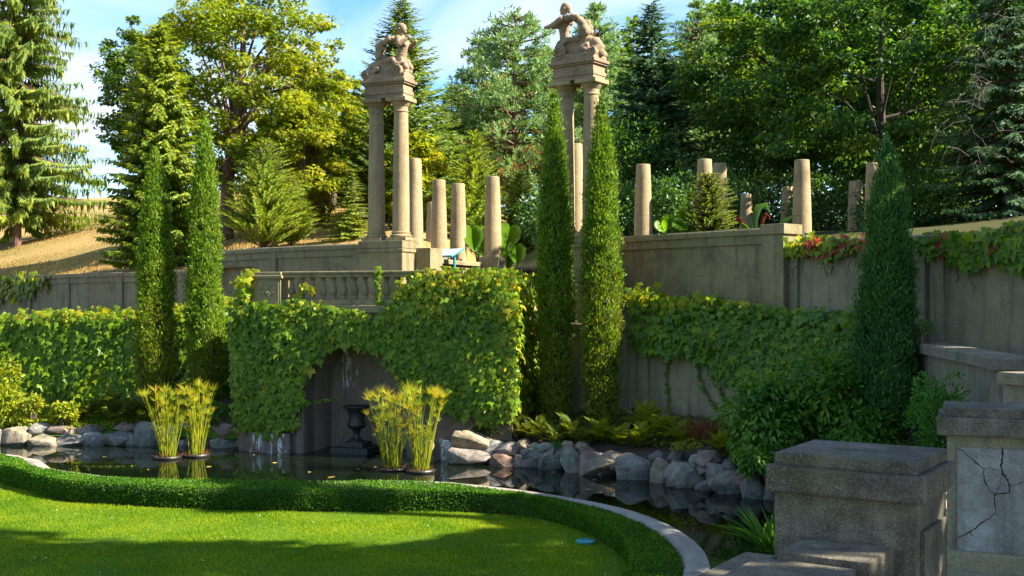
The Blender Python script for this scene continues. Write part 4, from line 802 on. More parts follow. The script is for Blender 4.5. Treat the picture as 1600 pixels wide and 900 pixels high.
def strand(label, pts, line, seed, mat='ivy_dark', size=.085, n=60):
    g = rng(seed); t = np.sort(g.random(n)); P_ = np.array(pts, float); s = np.linspace(0, 1, len(P_)); px = np.interp(t, s, P_[:, 0])+g.normal(0, 1.6, n); py = np.interp(t, s, P_[:, 1])+g.normal(0, 2, n)
    d, n2 = wall_hit(px, line); ok = ~np.isnan(d); px, py, d, n2 = px[ok], py[ok], d[ok], n2[ok]; nv = np.column_stack([n2, 0*px]); pos = np.column_stack([(px-800)/FPX*d, d, EYE-(py-HZ)/FPX*d])+nv*.03
    root = thing('ivy_strand', label, 'ivy', tuple(pos[-1])); mb = MB(); tt = np.linspace(0, 1, 9); qx = np.interp(tt, s, P_[:, 0]); qy = np.interp(tt, s, P_[:, 1]); dd, _ = wall_hit(qx, line)
    mb.tube([(P(a, b, c)+Vector((0, -.02, 0))) for a, b, c in zip(qx, qy, dd)], [.008]*9, 4); mb.build('vine_stem', MT['bark'], root)
    n = len(px); put('leaves', cards('leaves', *IVY, pos, np.array([0, 0, -1.])+g.normal(0, .5, (n, 3)), nv+g.normal(0, .3, (n, 3)), size*g.uniform(.6, 1.3, n), MT[mat]), root)
strand('single ivy strand hanging straight down the bare wall panel', [(1043, 550), (1042, 590), (1046, 640)], LOWER_R, 31)
strand('thin ivy runner slanting down the pale wall panel', [(1088, 555), (1096, 600), (1120, 640)], LOWER_R, 32)
strand('thin ivy runner nearest the broad leaved shrub on the wall', [(1102, 562), (1115, 595), (1140, 635)], LOWER_R, 33)
strand('ivy sprig climbing over the balustrade rail', [(594, 420), (590, 440), (592, 470), (600, 486)], FRONT, 34, 'ivy', .14, 60)
strand('bright ivy sprig between the left balusters', [(455, 470), (472, 452), (478, 440), (492, 455)], FRONT, 35, 'ivy_sun_gold', .15, 30)
strand('ivy runner crossing the dark alcove mouth', [(470, 625), (500, 626), (530, 622)], FRONT, 36, 'ivy', .09, 26)
ivy('small ivy patch on top of the far left wall', [(-5, 428), (40, 424), (78, 432), (72, 440), (45, 464), (22, 462), (-5, 468)], UP_L, 240, .30, [('ivy_sun_gold', lambda x, y, r: 1.+0*x), ('ivy', lambda x, y, r: .6+0*x)], 25, .15, top=5.05, nind=120)
ivy('thin creeper with red autumn leaves along the stepped down wall top', [(1192, 384), (1212, 375), (1262, 372), (1350, 364), (1356, 390), (1300, 394), (1288, 408), (1278, 394), (1210, 396)], UP_R2, 420, .17, [('ivy_sun_gold', lambda x, y, r: np.where(x < 1268, 1., .05)), ('ivy_red', lambda x, y, r: np.where(x > 1262, .7, .02)), ('ivy', lambda x, y, r: .75+0*x)], 26, .12, top=5.36, nind=200)
ivy('ivy tumbling over the wall top at the right frame edge', [(1432, 374), (1450, 362), (1490, 364), (1520, 358), (1600, 346), (1660, 342), (1660, 410), (1600, 420), (1585, 404), (1560, 398), (1540, 412), (1500, 406), (1470, 398), (1440, 382)], UP_R2, 900, .20, [('ivy_dark', lambda x, y, r: .5+0*x), ('ivy', lambda x, y, r: .7+0*x), ('ivy_red', lambda x, y, r: np.where((x < 1490) & (y < 380), .5, .01)), ('ivy_sun_gold', lambda x, y, r: np.where(y < 375, .5, .02))], 27, .3, top=5.34, nind=300)  # yellow leaves near the top stand for sun on them

# ================================================================== CYPRESSES
def cypress(label, px, d, ytop, wpx, z0, mat, mat2, seed, gold_below=.0, n=1900, lean=0.0):
    g = rng(seed); x, y = XY(px, d); z1 = EYE-(ytop-HZ)/FPX*d; H = z1-z0; w = wpx/2*d/FPX; t = thing('cypress_tree', label, 'tree', (x, y, z0), 'columnar cypresses')
    def rad(q): return w*np.interp(q, [0, .06, .15, .35, .55, .75, .88, .96, 1.0], [.55, .78, .92, 1.0, .92, .70, .45, .20, .03])
    MB().tube([(x, y, z0-.2), (x, y, z0+H*.5), (x, y, z1-.3)], [.11, .07, .02], 8).build('trunk', MT['bark'], t)
    core = MB().lathe([(max(.01, float(rad(q))*.62), z0+.35+q*(H-.6)) for q in np.linspace(0, 1, 14)], (x, y, 0), 14); core.build('twig_core', MT['hedge_core'], t)
    N_ = 6*n; q = g.random(N_); keep = g.random(N_) < (rad(q)/w*.85+.15); q = q[keep][:n]; n = len(q); th = g.random(n)*2*math.pi
    lump = np.array([mnoise.noise((math.cos(a)*1.6+seed, math.sin(a)*1.6, b*H*1.1)) + .6*mnoise.noise((math.cos(a)*3.5+seed, math.sin(a)*3.5, b*H*3)) for a, b in zip(th, q)])
    rr = rad(q)*(.88+.20*lump+.07*g.normal(size=n)); o = np.column_stack([np.cos(th), np.sin(th), np.zeros(n)]); c = np.column_stack([x+o[:, 0]*rr, y+o[:, 1]*rr, z0+.25+q*(H-.45)])
    m = 20; N_ = n*m; oo = np.repeat(o, m, 0); pos = np.repeat(c, m, 0)+g.normal(0, .06, (N_, 3))-oo*np.abs(g.normal(0, .05, (N_, 1))); 
    dd = oo*.5+np.array([0, 0, 1.0])+g.normal(0, .42, (N_, 3)); nh = oo+g.normal(0, .6, (N_, 3)); sc = g.uniform(.065, .14, N_); wd = g.uniform(.028, .046, N_)
    qq = np.repeat(q, m); gold = (g.random(n) < np.where(q < gold_below, .75*(1-(q/max(gold_below, .01))**2)+.12, .08)); gold = np.repeat(gold, m)
    for s, mm, nm in ((~gold, mat, 'foliage'), (gold, mat2, 'foliage')):
        if s.sum(): stuffpart(put(nm, cards(nm, *QUAD, pos[s], dd[s], nh[s], sc[s], MT[mm], wd[s]), t))
    # feathery leader
    k = 260; pos = np.column_stack([x+g.normal(0, .025, k), y+g.normal(0, .025, k), z1-.62+g.random(k)*.62]); dd = np.column_stack([g.normal(0, .35, (k, 2)), np.ones(k)])
    stuffpart(put('foliage', cards('foliage', *KITE, pos, dd, g.normal(size=(k, 3)), g.uniform(.08, .16, k), MT[mat], .025), t))
cypress('shorter left cypress with browned base by the left wall', 243, 32.0, 233, 56, .75, 'cypress', 'cypress_gold', 41, .62)
cypress('taller second cypress from the left, beside the alcove', 320, 31.8, 184, 52, .75, 'cypress', 'cypress_gold', 42, .30)
cypress('left of the close cypress pair in the centre', 867, 28.9, 146, 54, .75, 'cypress', 'cypress_gold', 43, .42)
cypress('right of the close cypress pair in the centre', 940, 28.3, 152, 60, .75, 'cypress', 'cypress_gold', 44, .60)
cypress('dark blue green cypress in shade on the right', 1386, 23.4, 216, 84, .95, 'cypress_dark_shade', 'cypress_dark_shade', 45, 0, 2300)

# ================================================================== SHRUBS, FERNS, WATER PLANTS
def shrub(name, label, c, rad, n, tmpl, size, mat, seed, cat='shrub', lobes=14, wid=.6, droop=-.15, group=None, up=.5):
    g = rng(seed); c = np.array(c, float); rad = np.array(rad, float); t = thing(name, label, cat, (c[0], c[1], c[2]-rad[2]), group)
    lc = sphere_dirs(g, lobes)*g.uniform(.35, .85, (lobes, 1)); lc[:, 2] = np.maximum(lc[:, 2], -.7); lr = g.uniform(.28, .5, lobes)
    i = g.integers(0, lobes, n); dv = sphere_dirs(g, n); p = lc[i]+dv*(lr[i]*g.uniform(.55, 1.05, n))[:, None]; pos = c+p*rad
    onv = nrm(p+dv*.7); d = onv*.8+np.array([0, 0, droop])+g.normal(0, .45, (n, 3)); nh = np.array([0, 0, 1.])*up+onv*.7+g.normal(0, .4, (n, 3))
    sc = size*g.uniform(.6, 1.25, n); stuffpart(put('foliage', cards('foliage', *tmpl, pos, d, nh, sc, MT[mat], sc*wid), t))
    st = MB()
    for k in range(min(lobes, 9)):
        e = c+lc[k]*rad*.9; b = np.array([c[0]+g.normal(0, .08), c[1]+g.normal(0, .08), c[2]-rad[2]-.1]); mdl = (b+e)/2+np.array([0, 0, .15]); st.tube([b, mdl, e], [.02, .014, .006], 5)
    st.build('stems', MT['bark'], t); return t
def bz(px, d): return None
shrub('leafy_shrub', 'bright lime shrub at the far left bank', P(2, 615, 32.0), (.85, .6, .95), 2600, OVAL, .13, 'shrub_lime', 51, lobes=22)
shrub('leafy_shrub', 'lime seedling bush just right of the bright shrub', P(52, 632, 31.9), (.35, .3, .3), 500, OVAL, .10, 'shrub_lime', 52)
shrub('leafy_shrub', 'small yellow green plant above the pale rock', P(100, 645, 31.9), (.5, .3, .28), 650, OVAL, .13, 'shrub_lime', 53)
shrub('leafy_shrub', 'low yellow green plant beside the alcove left edge', P(345, 642, 31.4), (.42, .3, .24), 520, OVAL, .08, 'shrub', 54)
shrub('leafy_shrub', 'tiny green plant growing on top of the wall ledge', P(1447, 516, 23.0), (.16, .15, .22), 260, OVAL, .06, 'shrub', 55)
shrub('leafy_shrub', 'broad leaved drooping shrub above the right rocks, left half', P(1195, 650, 23.9), (1.0, .8, .95), 4200, OVAL, .145, 'shrub', 56, lobes=26, wid=.55, droop=-.6, up=.8)
shrub('leafy_shrub', 'broad leaved drooping shrub left of the dark cypress', P(1290, 625, 23.9), (.9, .75, 1.05), 4200, OVAL, .145, 'shrub', 57, lobes=26, wid=.55, droop=-.6, up=.8)
shrub('leafy_shrub', 'low broad leaved growth around the dark cypress foot', P(1350, 680, 22.9), (.75, .5, .55), 2000, OVAL, .14, 'shrub', 62, lobes=18, wid=.55, droop=-.6, up=.8)
shrub('leafy_shrub', 'hanging leaves over the last rocks beside the near pier', P(1180, 712, 22.9), (.42, .4, .35), 900, OVAL, .13, 'shrub', 58, lobes=12, wid=.55, droop=-.7, up=.8)
shrub('leafy_shrub', 'upright fresh green bush between cypress and cracked pier', P(1463, 655, 18.6), (.58, .55, .68), 5200, OVAL, .065, 'boxbush', 59, lobes=30, wid=.6, droop=.5)
shrub('leafy_shrub', 'low green sprig growing between the middle rocks', P(869, 697, 26.8), (.16, .12, .12), 160, OVAL, .05, 'boxbush', 60, lobes=6)
shrub('leafy_shrub', 'small pale flecked plant under the russet tuft', P(1068, 697, 25.1), (.35, .2, .15), 420, OVAL, .055, 'shrub_lime', 61, lobes=8)

def frondmesh(mat, seed):
    g = rng(seed); n = 24; pos = []; d = []; nh = []; sc = []; mb = MB(); cv = [(0, s*.86, .62*s-.62*s*s*1.05) for s in np.linspace(0, 1, 12)]
    for s in np.linspace(.12, .99, n):
        p = np.array([0, s*.86, .62*s-.62*s*s*1.05]); ln = .19*math.sin(math.pi*(.14+.84*s))**.8
        for sd in (-1, 1): pos.append(p); d.append([sd, .42, -.12+g.normal(0, .08)]); nh.append([0, .1, 1]); sc.append(ln)
    me = cards('frond', [(0, 0, 0), (.10, .35, .02), (.05, .9, 0), (0, 1, -.03), (-.04, .9, 0), (-.09, .35, .02)], [(0, 1, 2, 3), (0, 3, 4, 5)], np.array(pos), np.array(d), np.array(nh), np.array(sc), MT[mat])
    return me
FRM = {k: [frondmesh(k, s) for s in (1, 2)] for k in ('fern', 'fern_dark')}
def fern(label, px, d, z, size, mat, seed, n=24):
    g = rng(seed); x, y = XY(px, d); size *= .85; t = thing('fern', label, 'fern', (x, y, z), 'ferns on the bank')
    for i in range(n):
        M = Matrix.Translation((x, y, z))@Matrix.Rotation(2*math.pi*(i+g.uniform(-.3, .3))/n, 4, 'Z')@Matrix.Rotation(R(g.uniform(5, 72)), 4, 'X')@Matrix.Scale(size*g.uniform(.75, 1.15), 4)
        put('frond', FRM[mat][i % 2], t, M)
for a in [('dark fern at the left foot of the shorter left cypress', 150, 32.4, .7, .95, 'fern_dark', 1), ('tall dark fern in front of the shorter left cypress', 178, 32.2, .72, 1.15, 'fern_dark', 2), ('dark fern drooping over the flat pinkish rock', 206, 31.9, .68, 1.05, 'fern_dark', 3), ('dark fern behind the leftmost papyrus', 236, 31.9, .66, .95, 'fern_dark', 4), ('low fern left of the dark fern group', 128, 32.2, .65, .75, 'fern_dark', 5),
          ('dark fern right beside the alcove corner', 778, 28.9, .72, .85, 'fern_dark', 6), ('dark fern over the white veined boulder', 808, 28.4, .66, .85, 'fern_dark', 7), ('spreading dark fern below the left centre cypress', 845, 28.0, .66, .85, 'fern_dark', 8), ('dark fern spilling over the tilted olive boulder', 828, 27.9, .6, .7, 'fern_dark', 17), ('low dark fern above the blue grey pale topped boulder', 866, 27.5, .55, .7, 'fern_dark', 18), ('low fern above the sunlit pinkish rock', 908, 27.0, .55, .75, 'fern_dark', 19), ('dark fern below the right centre cypress', 888, 27.6, .68, .85, 'fern_dark', 9),
          ('yellow green fern arching above the triangular boulder', 938, 27.1, .62, .95, 'fern', 10), ('golden fern between the yellow and tall green ferns', 968, 26.8, .60, .9, 'fern', 11), ('tall green fern against the bare wall', 1008, 27.6, .85, 1.15, 'fern', 12), ('green fern above the largest boulder', 1000, 26.4, .62, .85, 'fern', 13), ('green fern left of the hanging ivy strand', 1032, 26.6, .72, 1.0, 'fern', 14), ('green fern next to the russet tuft', 1064, 26.1, .72, .9, 'fern', 15), ('fern hidden low between shrub and rocks', 1125, 24.9, .7, .7, 'fern', 16)]: fern(*a)
def bladed(name, label, cat, base, n, ln, mat, seed, spread=.6, lean=(0, 0), w=.03, group=None):
    g = rng(seed); t = thing(name, label, cat, base, group); base = np.array(base); V = []; F = []
    for i in range(n):
        a = g.random()*2*math.pi; dv = np.array([math.cos(a)*spread*g.random()+lean[0], math.sin(a)*spread*g.random()+lean[1], 1.0]); L_ = ln*g.uniform(.6, 1.1); b0 = base+np.array([g.normal(0, .06), g.normal(0, .06), 0]); sd = nrm(np.cross(dv, [0.3, 1, 0]))
        bi = len(V)
        for s in (0, .3, .6, .85, 1):
            p = b0+dv*L_*s*.8+np.array([dv[0]*.5, dv[1]*.5, -.45])*L_*s*s*.7*np.hypot(dv[0], dv[1]); ww = w*(1-s**2)*.5+.001; V += [p-sd*ww, p+sd*ww]
        F += [(bi+2*j, bi+2*j+1, bi+2*j+3, bi+2*j+2) for j in range(4)]
    put('blades', npmesh('blades', np.array(V), np.array(F), MT[mat]), t)
bladed('russet_tuft', 'russet brown withered tuft beside the green ferns', 'plant', tuple(P(1092, 690, 25.9)), 90, .75, 'russet', 71, .9)
bladed('russet_tuft', 'smaller russet tuft against the wall by the shrub', 'plant', tuple(P(1118, 684, 25.9)), 70, .7, 'russet', 72, .9)
bladed('iris_clump', 'grassy green water plant left of the near pier', 'plant', (4.05, 18.0, .05), 46, 1.0, 'iris', 73, .8, (-.25, -.1), .04)

UMB = []
def umbel(seed):
    g = rng(seed); n = 36; d = np.column_stack([g.normal(0, .5, (n, 2)), g.uniform(.4, 1.1, n)]); nh = g.normal(size=(n, 3)); return d, nh
def stalk_variant(seed):
    g = rng(seed); bx, by = g.uniform(-.14, .14, 2); mb = MB(); pts = [(bx*s*s, by*s*s, s) for s in np.linspace(0, 1, 7)]; mb.tube(pts, [.005, .005, .0045, .0045, .004, .0035, .003], 4, False)
    st = mb.mesh('stalk', MT['papyrus'], True); d, nh = umbel(seed+50); n = len(d); um = cards('umbel', [(-.5, 0, 0), (.5, 0, 0), (.35, .6, .02), (0, 1, -.10), (-.35, .6, .02)], [(0, 1, 2, 3, 4)], np.tile(np.array([[bx, by, 1.0]]), (n, 1)), d, nh, g.uniform(.09, .19, n), MT['papyrus_gold' if seed % 3 == 1 else 'papyrus'], .0045)
    return st, um
SV_ = [stalk_variant(s) for s in range(1, 8)]
def papyrus(label, px, d, hpx, seed, n=44, lean=0., sp=.3):
    g = rng(seed); x, y = XY(px, d); H = hpx*d/FPX; t = thing('papyrus_clump', label, 'papyrus', (x, y, 0), 'papyrus clumps standing in the pond')
    MB().lathe([(.30, -.3), (.34, .0), (.36, .04), (.34, .07), (.30, .055), (.1, .05)], (x, y, 0), 22).build('basket', MT['basket'], t, True)
    k = 160; a = g.random(k)*6.28; rr = np.sqrt(g.random(k))*.3; pos = np.column_stack([x+np.cos(a)*rr, y+np.sin(a)*rr, np.full(k, .04)])
    stuffpart(put('dry_litter', cards('dry_litter', *BLADE, pos, np.column_stack([np.cos(a)*.5, np.sin(a)*.5, np.full(k, .5)])+g.normal(0, .5, (k, 3)), g.normal(size=(k, 3)), g.uniform(.08, .25, k), MT['russet'], .012), t))
    for i in range(n):
        a = g.random()*6.28; r0 = .2*math.sqrt(g.random()); out = g.uniform(0, sp)**1.0; M = Matrix.Translation((x+math.cos(a)*r0, y+math.sin(a)*r0, .03))@Matrix.Rotation(a, 4, 'Z')@Matrix.Rotation(out+lean*math.cos(a), 4, 'Y')@Matrix.Rotation(g.uniform(0, 6.28), 4, 'Z')@Matrix.Scale(H*(g.uniform(.75, 1.0) if g.random() < .38 else g.uniform(.35, .75))*.9, 4)
        st, um = SV_[i % len(SV_)]; o = put('stalk', st, t, M)
        if i % 7 == 3: continue
        c = bpy.data.objects.new('umbel', um); COL.objects.link(c); c.parent = o
papyrus('leftmost golden papyrus clump in the pond', 262, 28.9, 116, 81, 80, .03, .30); papyrus('second golden papyrus clump, right next to the leftmost', 307, 29.3, 120, 82, 72, 0, .17)
papyrus('papyrus clump with drooping golden heads before the alcove', 612, 26.9, 132, 83, 78, -.03, .30); papyrus('tall slender papyrus clump right of the drooping one', 657, 26.6, 142, 84, 74, .02, .20)
g = rng(90); fl = npmesh('floating_leaf', np.array(OVAL[0])*np.array([1, 1, .25]), np.array(OVAL[1]), MT['fallen'])
for i in range(24):
    px = g.uniform(130, 1080); py = g.uniform(706, 752) if px < 700 else g.uniform(735, 765)+max(0, (px-900))*.18; d = EYE*FPX/(py-HZ); x, y = XY(px, d); o = put('floating_leaf', fl); o.location = (x, y, .008); o.rotation_euler = (0, 0, g.random()*6.28); s = g.uniform(.07, .15); o.scale = (s, s, s)
    tag(o, 'small fallen leaf floating on the dark pond', 'leaf', 'leaves floating on the pond')
for px, py, lab in ((67, 876, 'brown fallen leaf on the lawn at lower left'), (322, 880, 'brown fallen leaf on the shaded lawn below the hedge')):
    d = 3.86*FPX/(py-HZ); x, y = XY(px, d); o = put('fallen_leaf', npmesh('fallen_leaf', np.array(MAPLE[0]), np.array(MAPLE[1]), MT['fallen'])); o.location = (x, y, .17); o.scale = (.12, .12, .12); o.rotation_euler = (.3, .2, px); tag(o, lab, 'leaf')
d = 3.86*FPX/(847-HZ); x, y = XY(915, d); vc = MB().lathe([(.16, .13), (.16, .165), (.13, .18), (0.01, .182)], (x, y, 0), 18); tag(vc.build('valve_cover', MT['sign_teal'], smooth=True), 'small round teal valve cover set in the lawn', 'cover')

# big leaved plants
def heart():
    V = [(0, .12*k, -.10*math.sin(math.pi*k/9)-.002*k) for k in range(0, 9)]; n0 = len(V); F_ = []
    out = [(.10, -.14), (.26, -.17), (.40, -.06), (.48, .10), (.50, .28), (.46, .46), (.36, .64), (.22, .82), (.0, 1.05)]
    for sg in (-1, 1):
        b = len(V)
        for k, (a, c) in enumerate(out): V.append((sg*a, c, .07+(.03 if k % 2 else -.03)-.16*max(0, c-.3)))
        for k in range(8): F_ += [(k, b+k, b+k+1), (k, b+k+1, min(k+1, 8))]
    return npmesh('leaf', np.array(V), np.array([f if len(set(f)) == 3 else (f[0], f[1], f[2]) for f in F_]), MT['taro'])
hm = heart()
def taro(label, spots, d, zb, seed):
    g = rng(seed); cx = np.mean([s[0] for s in spots]); x, y = XY(cx, d); t = thing('elephant_ear_plant', label, 'plant', (x, y, zb))
    for (px, py, hpx, rot) in spots:
        p = P(px, py, d+g.uniform(-.25, .25)); s = hpx*d/FPX*.82; ay = Vector((math.sin(R(rot)), -.35, -math.cos(R(rot)))).normalized(); nz_ = Vector((.25+g.normal(0, .2), -1, .45)); ax = ay.cross(nz_).normalized(); az = ax.cross(ay)
        M = Matrix(((ax.x*s, ay.x*s, az.x*s, p.x), (ax.y*s, ay.y*s, az.y*s, p.y), (ax.z*s, ay.z*s, az.z*s, p.z), (0, 0, 0, 1))); put('leaf', hm, t, M)
        MB().tube([(x+g.normal(0, .08), y+.1, zb), ((x+p.x)/2, y+.12, (zb+p.z)/2+.15), (p.x, p.y+.05, p.z)], [.03, .025, .015], 6).build('leaf_stalk', MT['taro'], t)
taro('elephant ear plant left of the column on its square block', [(737, 358, 44, 8), (752, 368, 38, -30), (748, 384, 30, 40)], 39.6, 5.1, 1)
taro('elephant ear plant right of the column on its square block', [(797, 356, 46, -12), (788, 372, 36, 18), (806, 385, 38, 5), (795, 396, 34, -20)], 39.0, 5.0, 2)
taro('low elephant ear plant on the tall right wall top', [(1030, 346, 26, 25), (1046, 340, 28, -20), (1064, 332, 34, 15), (1056, 348, 26, 60), (1078, 352, 22, -35)], 29.9, 5.3, 3)
def bigleaf(name, pts, w, mat, parent):
    V = []; F = []; n = len(pts)
    for i, p in enumerate(pts):
        s = i/(n-1); ww = w*math.sin(math.pi*min(.97, .12+.86*s))**.7; t = Vector(pts[min(i+1, n-1)])-Vector(pts[max(0, i-1)]); sd = t.cross(Vector((0.15, 1, .1))).normalized(); p = Vector(p)
        V += [p-sd*ww+Vector((0, -.05, .03)), p, p+sd*ww+Vector((0, -.05, .03))]
    for i in range(n-1): F += [(3*i, 3*i+1, 3*i+4, 3*i+3), (3*i+1, 3*i+2, 3*i+5, 3*i+4)]
    return put(name, npmesh(name, np.array([tuple(v) for v in V]), np.array(F), MT[mat]), parent)
bn = thing('banana_plant', 'red backed banana plant behind the wall end pier', 'plant', tuple(P(1190, 372, 29.4)))
bigleaf('leaf', [P(1180, 368, 29.4), P(1178, 345, 29.4), P(1184, 326, 29.35), P(1196, 322, 29.2), P(1202, 334, 29.1)], .10, 'banana', bn)
bigleaf('leaf', [P(1186, 366, 29.2), P(1190, 348, 29.2), P(1198, 336, 29.1), P(1203, 342, 29.0)], .05, 'banana_red', bn)
bigleaf('leaf', [P(1206, 372, 29.0), P(1214, 358, 29.0), P(1226, 346, 28.9), P(1242, 338, 28.8)], .07, 'banana', bn)
bigleaf('leaf', [P(1170, 368, 29.3), P(1160, 352, 29.3), P(1152, 342, 29.3), P(1146, 344, 29.2)], .055, 'banana_red', bn)
bigleaf('leaf', [P(1175, 366, 29.2), P(1164, 356, 29.1), P(1158, 350, 29.1)], .05, 'taro', bn)

# ================================================================== TREES
def gz(x, y): return float(hill_z(np.array([x]), np.array([y]))[0])
def tri_tube(mb, pts, rad, n=4): mb.tube(pts, rad, n, False)
def conifer(name, label, px, d, ytop, Rm, mat, seed, whorl=.34, nb=9, droop=.3, twig=.32, tw=.30, start=.06, prof=.85, hang=.2, H=None, step=.17, jag=.35, bark='bark', z0=None, xy=None, lift=.25, group=None, bare=0, cat='tree', mat2=None, up=0., min_r=.15, face=.6):
    g = rng(seed); x, y = xy or XY(px, d); zb = gz(x, y) if z0 is None else z0
    if H is None: H = EYE-(ytop-HZ)/FPX*d-zb
    t = thing(name, label, cat, (x, y, zb), group); tr = MB(); tr.tube([(x, y, zb-.3), (x+.05, y, zb+H*.5), (x, y, zb+H*.99)], [.011*H+.03, .008*H, .012], 9)
    pos = []; dd = []; nh = []; sc = []; z = start*H
    while z < H*.985:
        q = z/H; r0 = max(min_r, Rm*((1-q)**prof)); k = max(4, int(nb*(.55+.45*(1-q))))
        a0 = g.random()*6.28
        for b in range(k):
            a = a0+6.28*b/k+g.normal(0, .2); r = r0*(1-jag*g.random()); o = np.array([math.cos(a), math.sin(a), 0]); sd = np.array([-o[1], o[0], 0]); zz = z+g.uniform(-.5, .5)*whorl
            dr = droop*(1+.4*g.normal()); m = max(3, int(r/step)); s = np.linspace(.1 if r < .8 else .22, 1, m)
            P_ = np.array([x, y, zb+zz])+o*(r*s)[:, None]+np.array([0, 0, 1.])*((-dr*s+lift*dr*2*s*s+up*s)*r)[:, None]
            tri_tube(tr, [(x, y, zb+zz)]+[tuple(P_[j]) for j in range(0, m, max(1, m//3))], [.012+.010*r*(1-.3*j) for j in range(1+len(range(0, m, max(1, m//3))))], 3)
            for sg in (-1, 1):
                L_ = twig*(1.15-.65*s)*g.uniform(.7, 1.25, m)*min(1, .35+r*.5); D_ = o*.62+sd*sg*.9+np.array([0, 0, -hang])+g.normal(0, .16, (m, 3))
                pos.append(P_); dd.append(D_); nh.append(np.tile([0, 0, 1.2-face], (m, 1))+o*face+g.normal(0, .25, (m, 3))); sc.append(L_)
                pos.append(P_+nrm(D_)*(L_*.45)[:, None]); dd.append(D_*.6+o*.7+np.array([0, 0, -hang*1.6])+g.normal(0, .2, (m, 3))); nh.append(np.tile([0, 0, 1.2-face], (m, 1))+o*face+g.normal(0, .3, (m, 3))); sc.append(L_*.7)
            pos.append(P_[-1:]); dd.append((o+np.array([0, 0, -.1+up]))[None]); nh.append(np.array([[0, 0, 1.]])); sc.append(np.array([twig*.8]))
            if hang > .5:
                pos.append(P_); dd.append(np.tile([0, 0, -1.], (m, 1))+g.normal(0, .22, (m, 3))); nh.append(np.tile(o, (m, 1))+g.normal(0, .5, (m, 3))); sc.append(twig*g.uniform(.7, 1.5, m))
        z += whorl*(.75+.5*g.random())*(1.0 if q < .8 else .7)
    pos = np.concatenate(pos); dd = np.concatenate(dd); nh = np.concatenate(nh); sc = np.concatenate(sc)
    tr.build('trunk', MT[bark], t)
    put('crown', cards('crown', *KITE, pos, dd, nh, sc, MT[mat], sc*tw), t)
    return t, len(pos)
def broadleaf(name, label, px, d, yc, rx, rz, mat, seed, nclump=90, per=230, leaf=.2, ry=None, trunk_r=.22, tmpl=FANLEAF, bark='bark', clump=.22, xy=None, zc=None, group=None, mat2=None, share2=.0, inner=.35, flat=.55, limbs=14, tx=0, z0=None, cat='tree'):
    g = rng(seed); x, y = xy or XY(px, d); zb = gz(x, y) if z0 is None else z0; zc = EYE-(yc-HZ)/FPX*d if zc is None else zc; rad = np.array([rx, ry or rx, rz]); c = np.array([x, y, zc]); bx = x+tx
    t = thing(name, label, cat, (bx, y, zb), group); dv = sphere_dirs(g, nclump); cc = dv*(g.uniform(inner, 1, (nclump, 1))**.55)
    cr_ = clump*g.uniform(.6, 1.35, nclump); cc *= (1-cr_*.45)[:, None]
    i = np.repeat(np.arange(nclump), per); n = len(i); sdv = sphere_dirs(g, n); sdv[:, 2] *= flat
    p = c+cc[i]*rad+sdv*(cr_[i]*rx*g.uniform(.25, 1.08, n)**.6)[:, None]
    onv = nrm(sdv+dv[i]*.6); d_ = onv*.7+np.array([0, 0, -.45])+g.normal(0, .5, (n, 3)); nh = onv*.55+np.array([0, 0, .8])+g.normal(0, .42, (n, 3)); sc = leaf*g.uniform(.65, 1.25, n)
    ch = (g.random(nclump) < share2)[i] if mat2 else np.zeros(n, bool)
    put('crown', cards('crown', *tmpl, p[~ch], d_[~ch], nh[~ch], sc[~ch], MT[mat]), t)
    if mat2 and ch.any(): put('crown', cards('crown', *tmpl, p[ch], d_[ch], nh[ch], sc[ch], MT[mat2]), t)
    tr = MB(); top = zc+rz*.6; tr.tube([(bx, y, zb-.4), (bx+.1, y, zb+(zc-zb)*.4), (x, y, zc), (x+.1, y, top)], [trunk_r*1.25, trunk_r, trunk_r*.7, trunk_r*.2], 10)
    for k in range(min(limbs, nclump)):
        e = c+cc[k]*rad; h0 = zb+(zc-zb)*g.uniform(.45, 1.0); h0 = min(h0, e[2]-.2) if e[2] > zb+1 else e[2]; q = np.array([bx+(x-bx)*.6, y, h0]); m1 = q*.5+e*.5+np.array([0, 0, .12*np.linalg.norm(e-q)])+g.normal(0, .12, 3)
        tr.tube([q, m1, e], [trunk_r*.32, trunk_r*.18, trunk_r*.05], 6, False)
    tr.build('trunk', MT[bark], t); return t
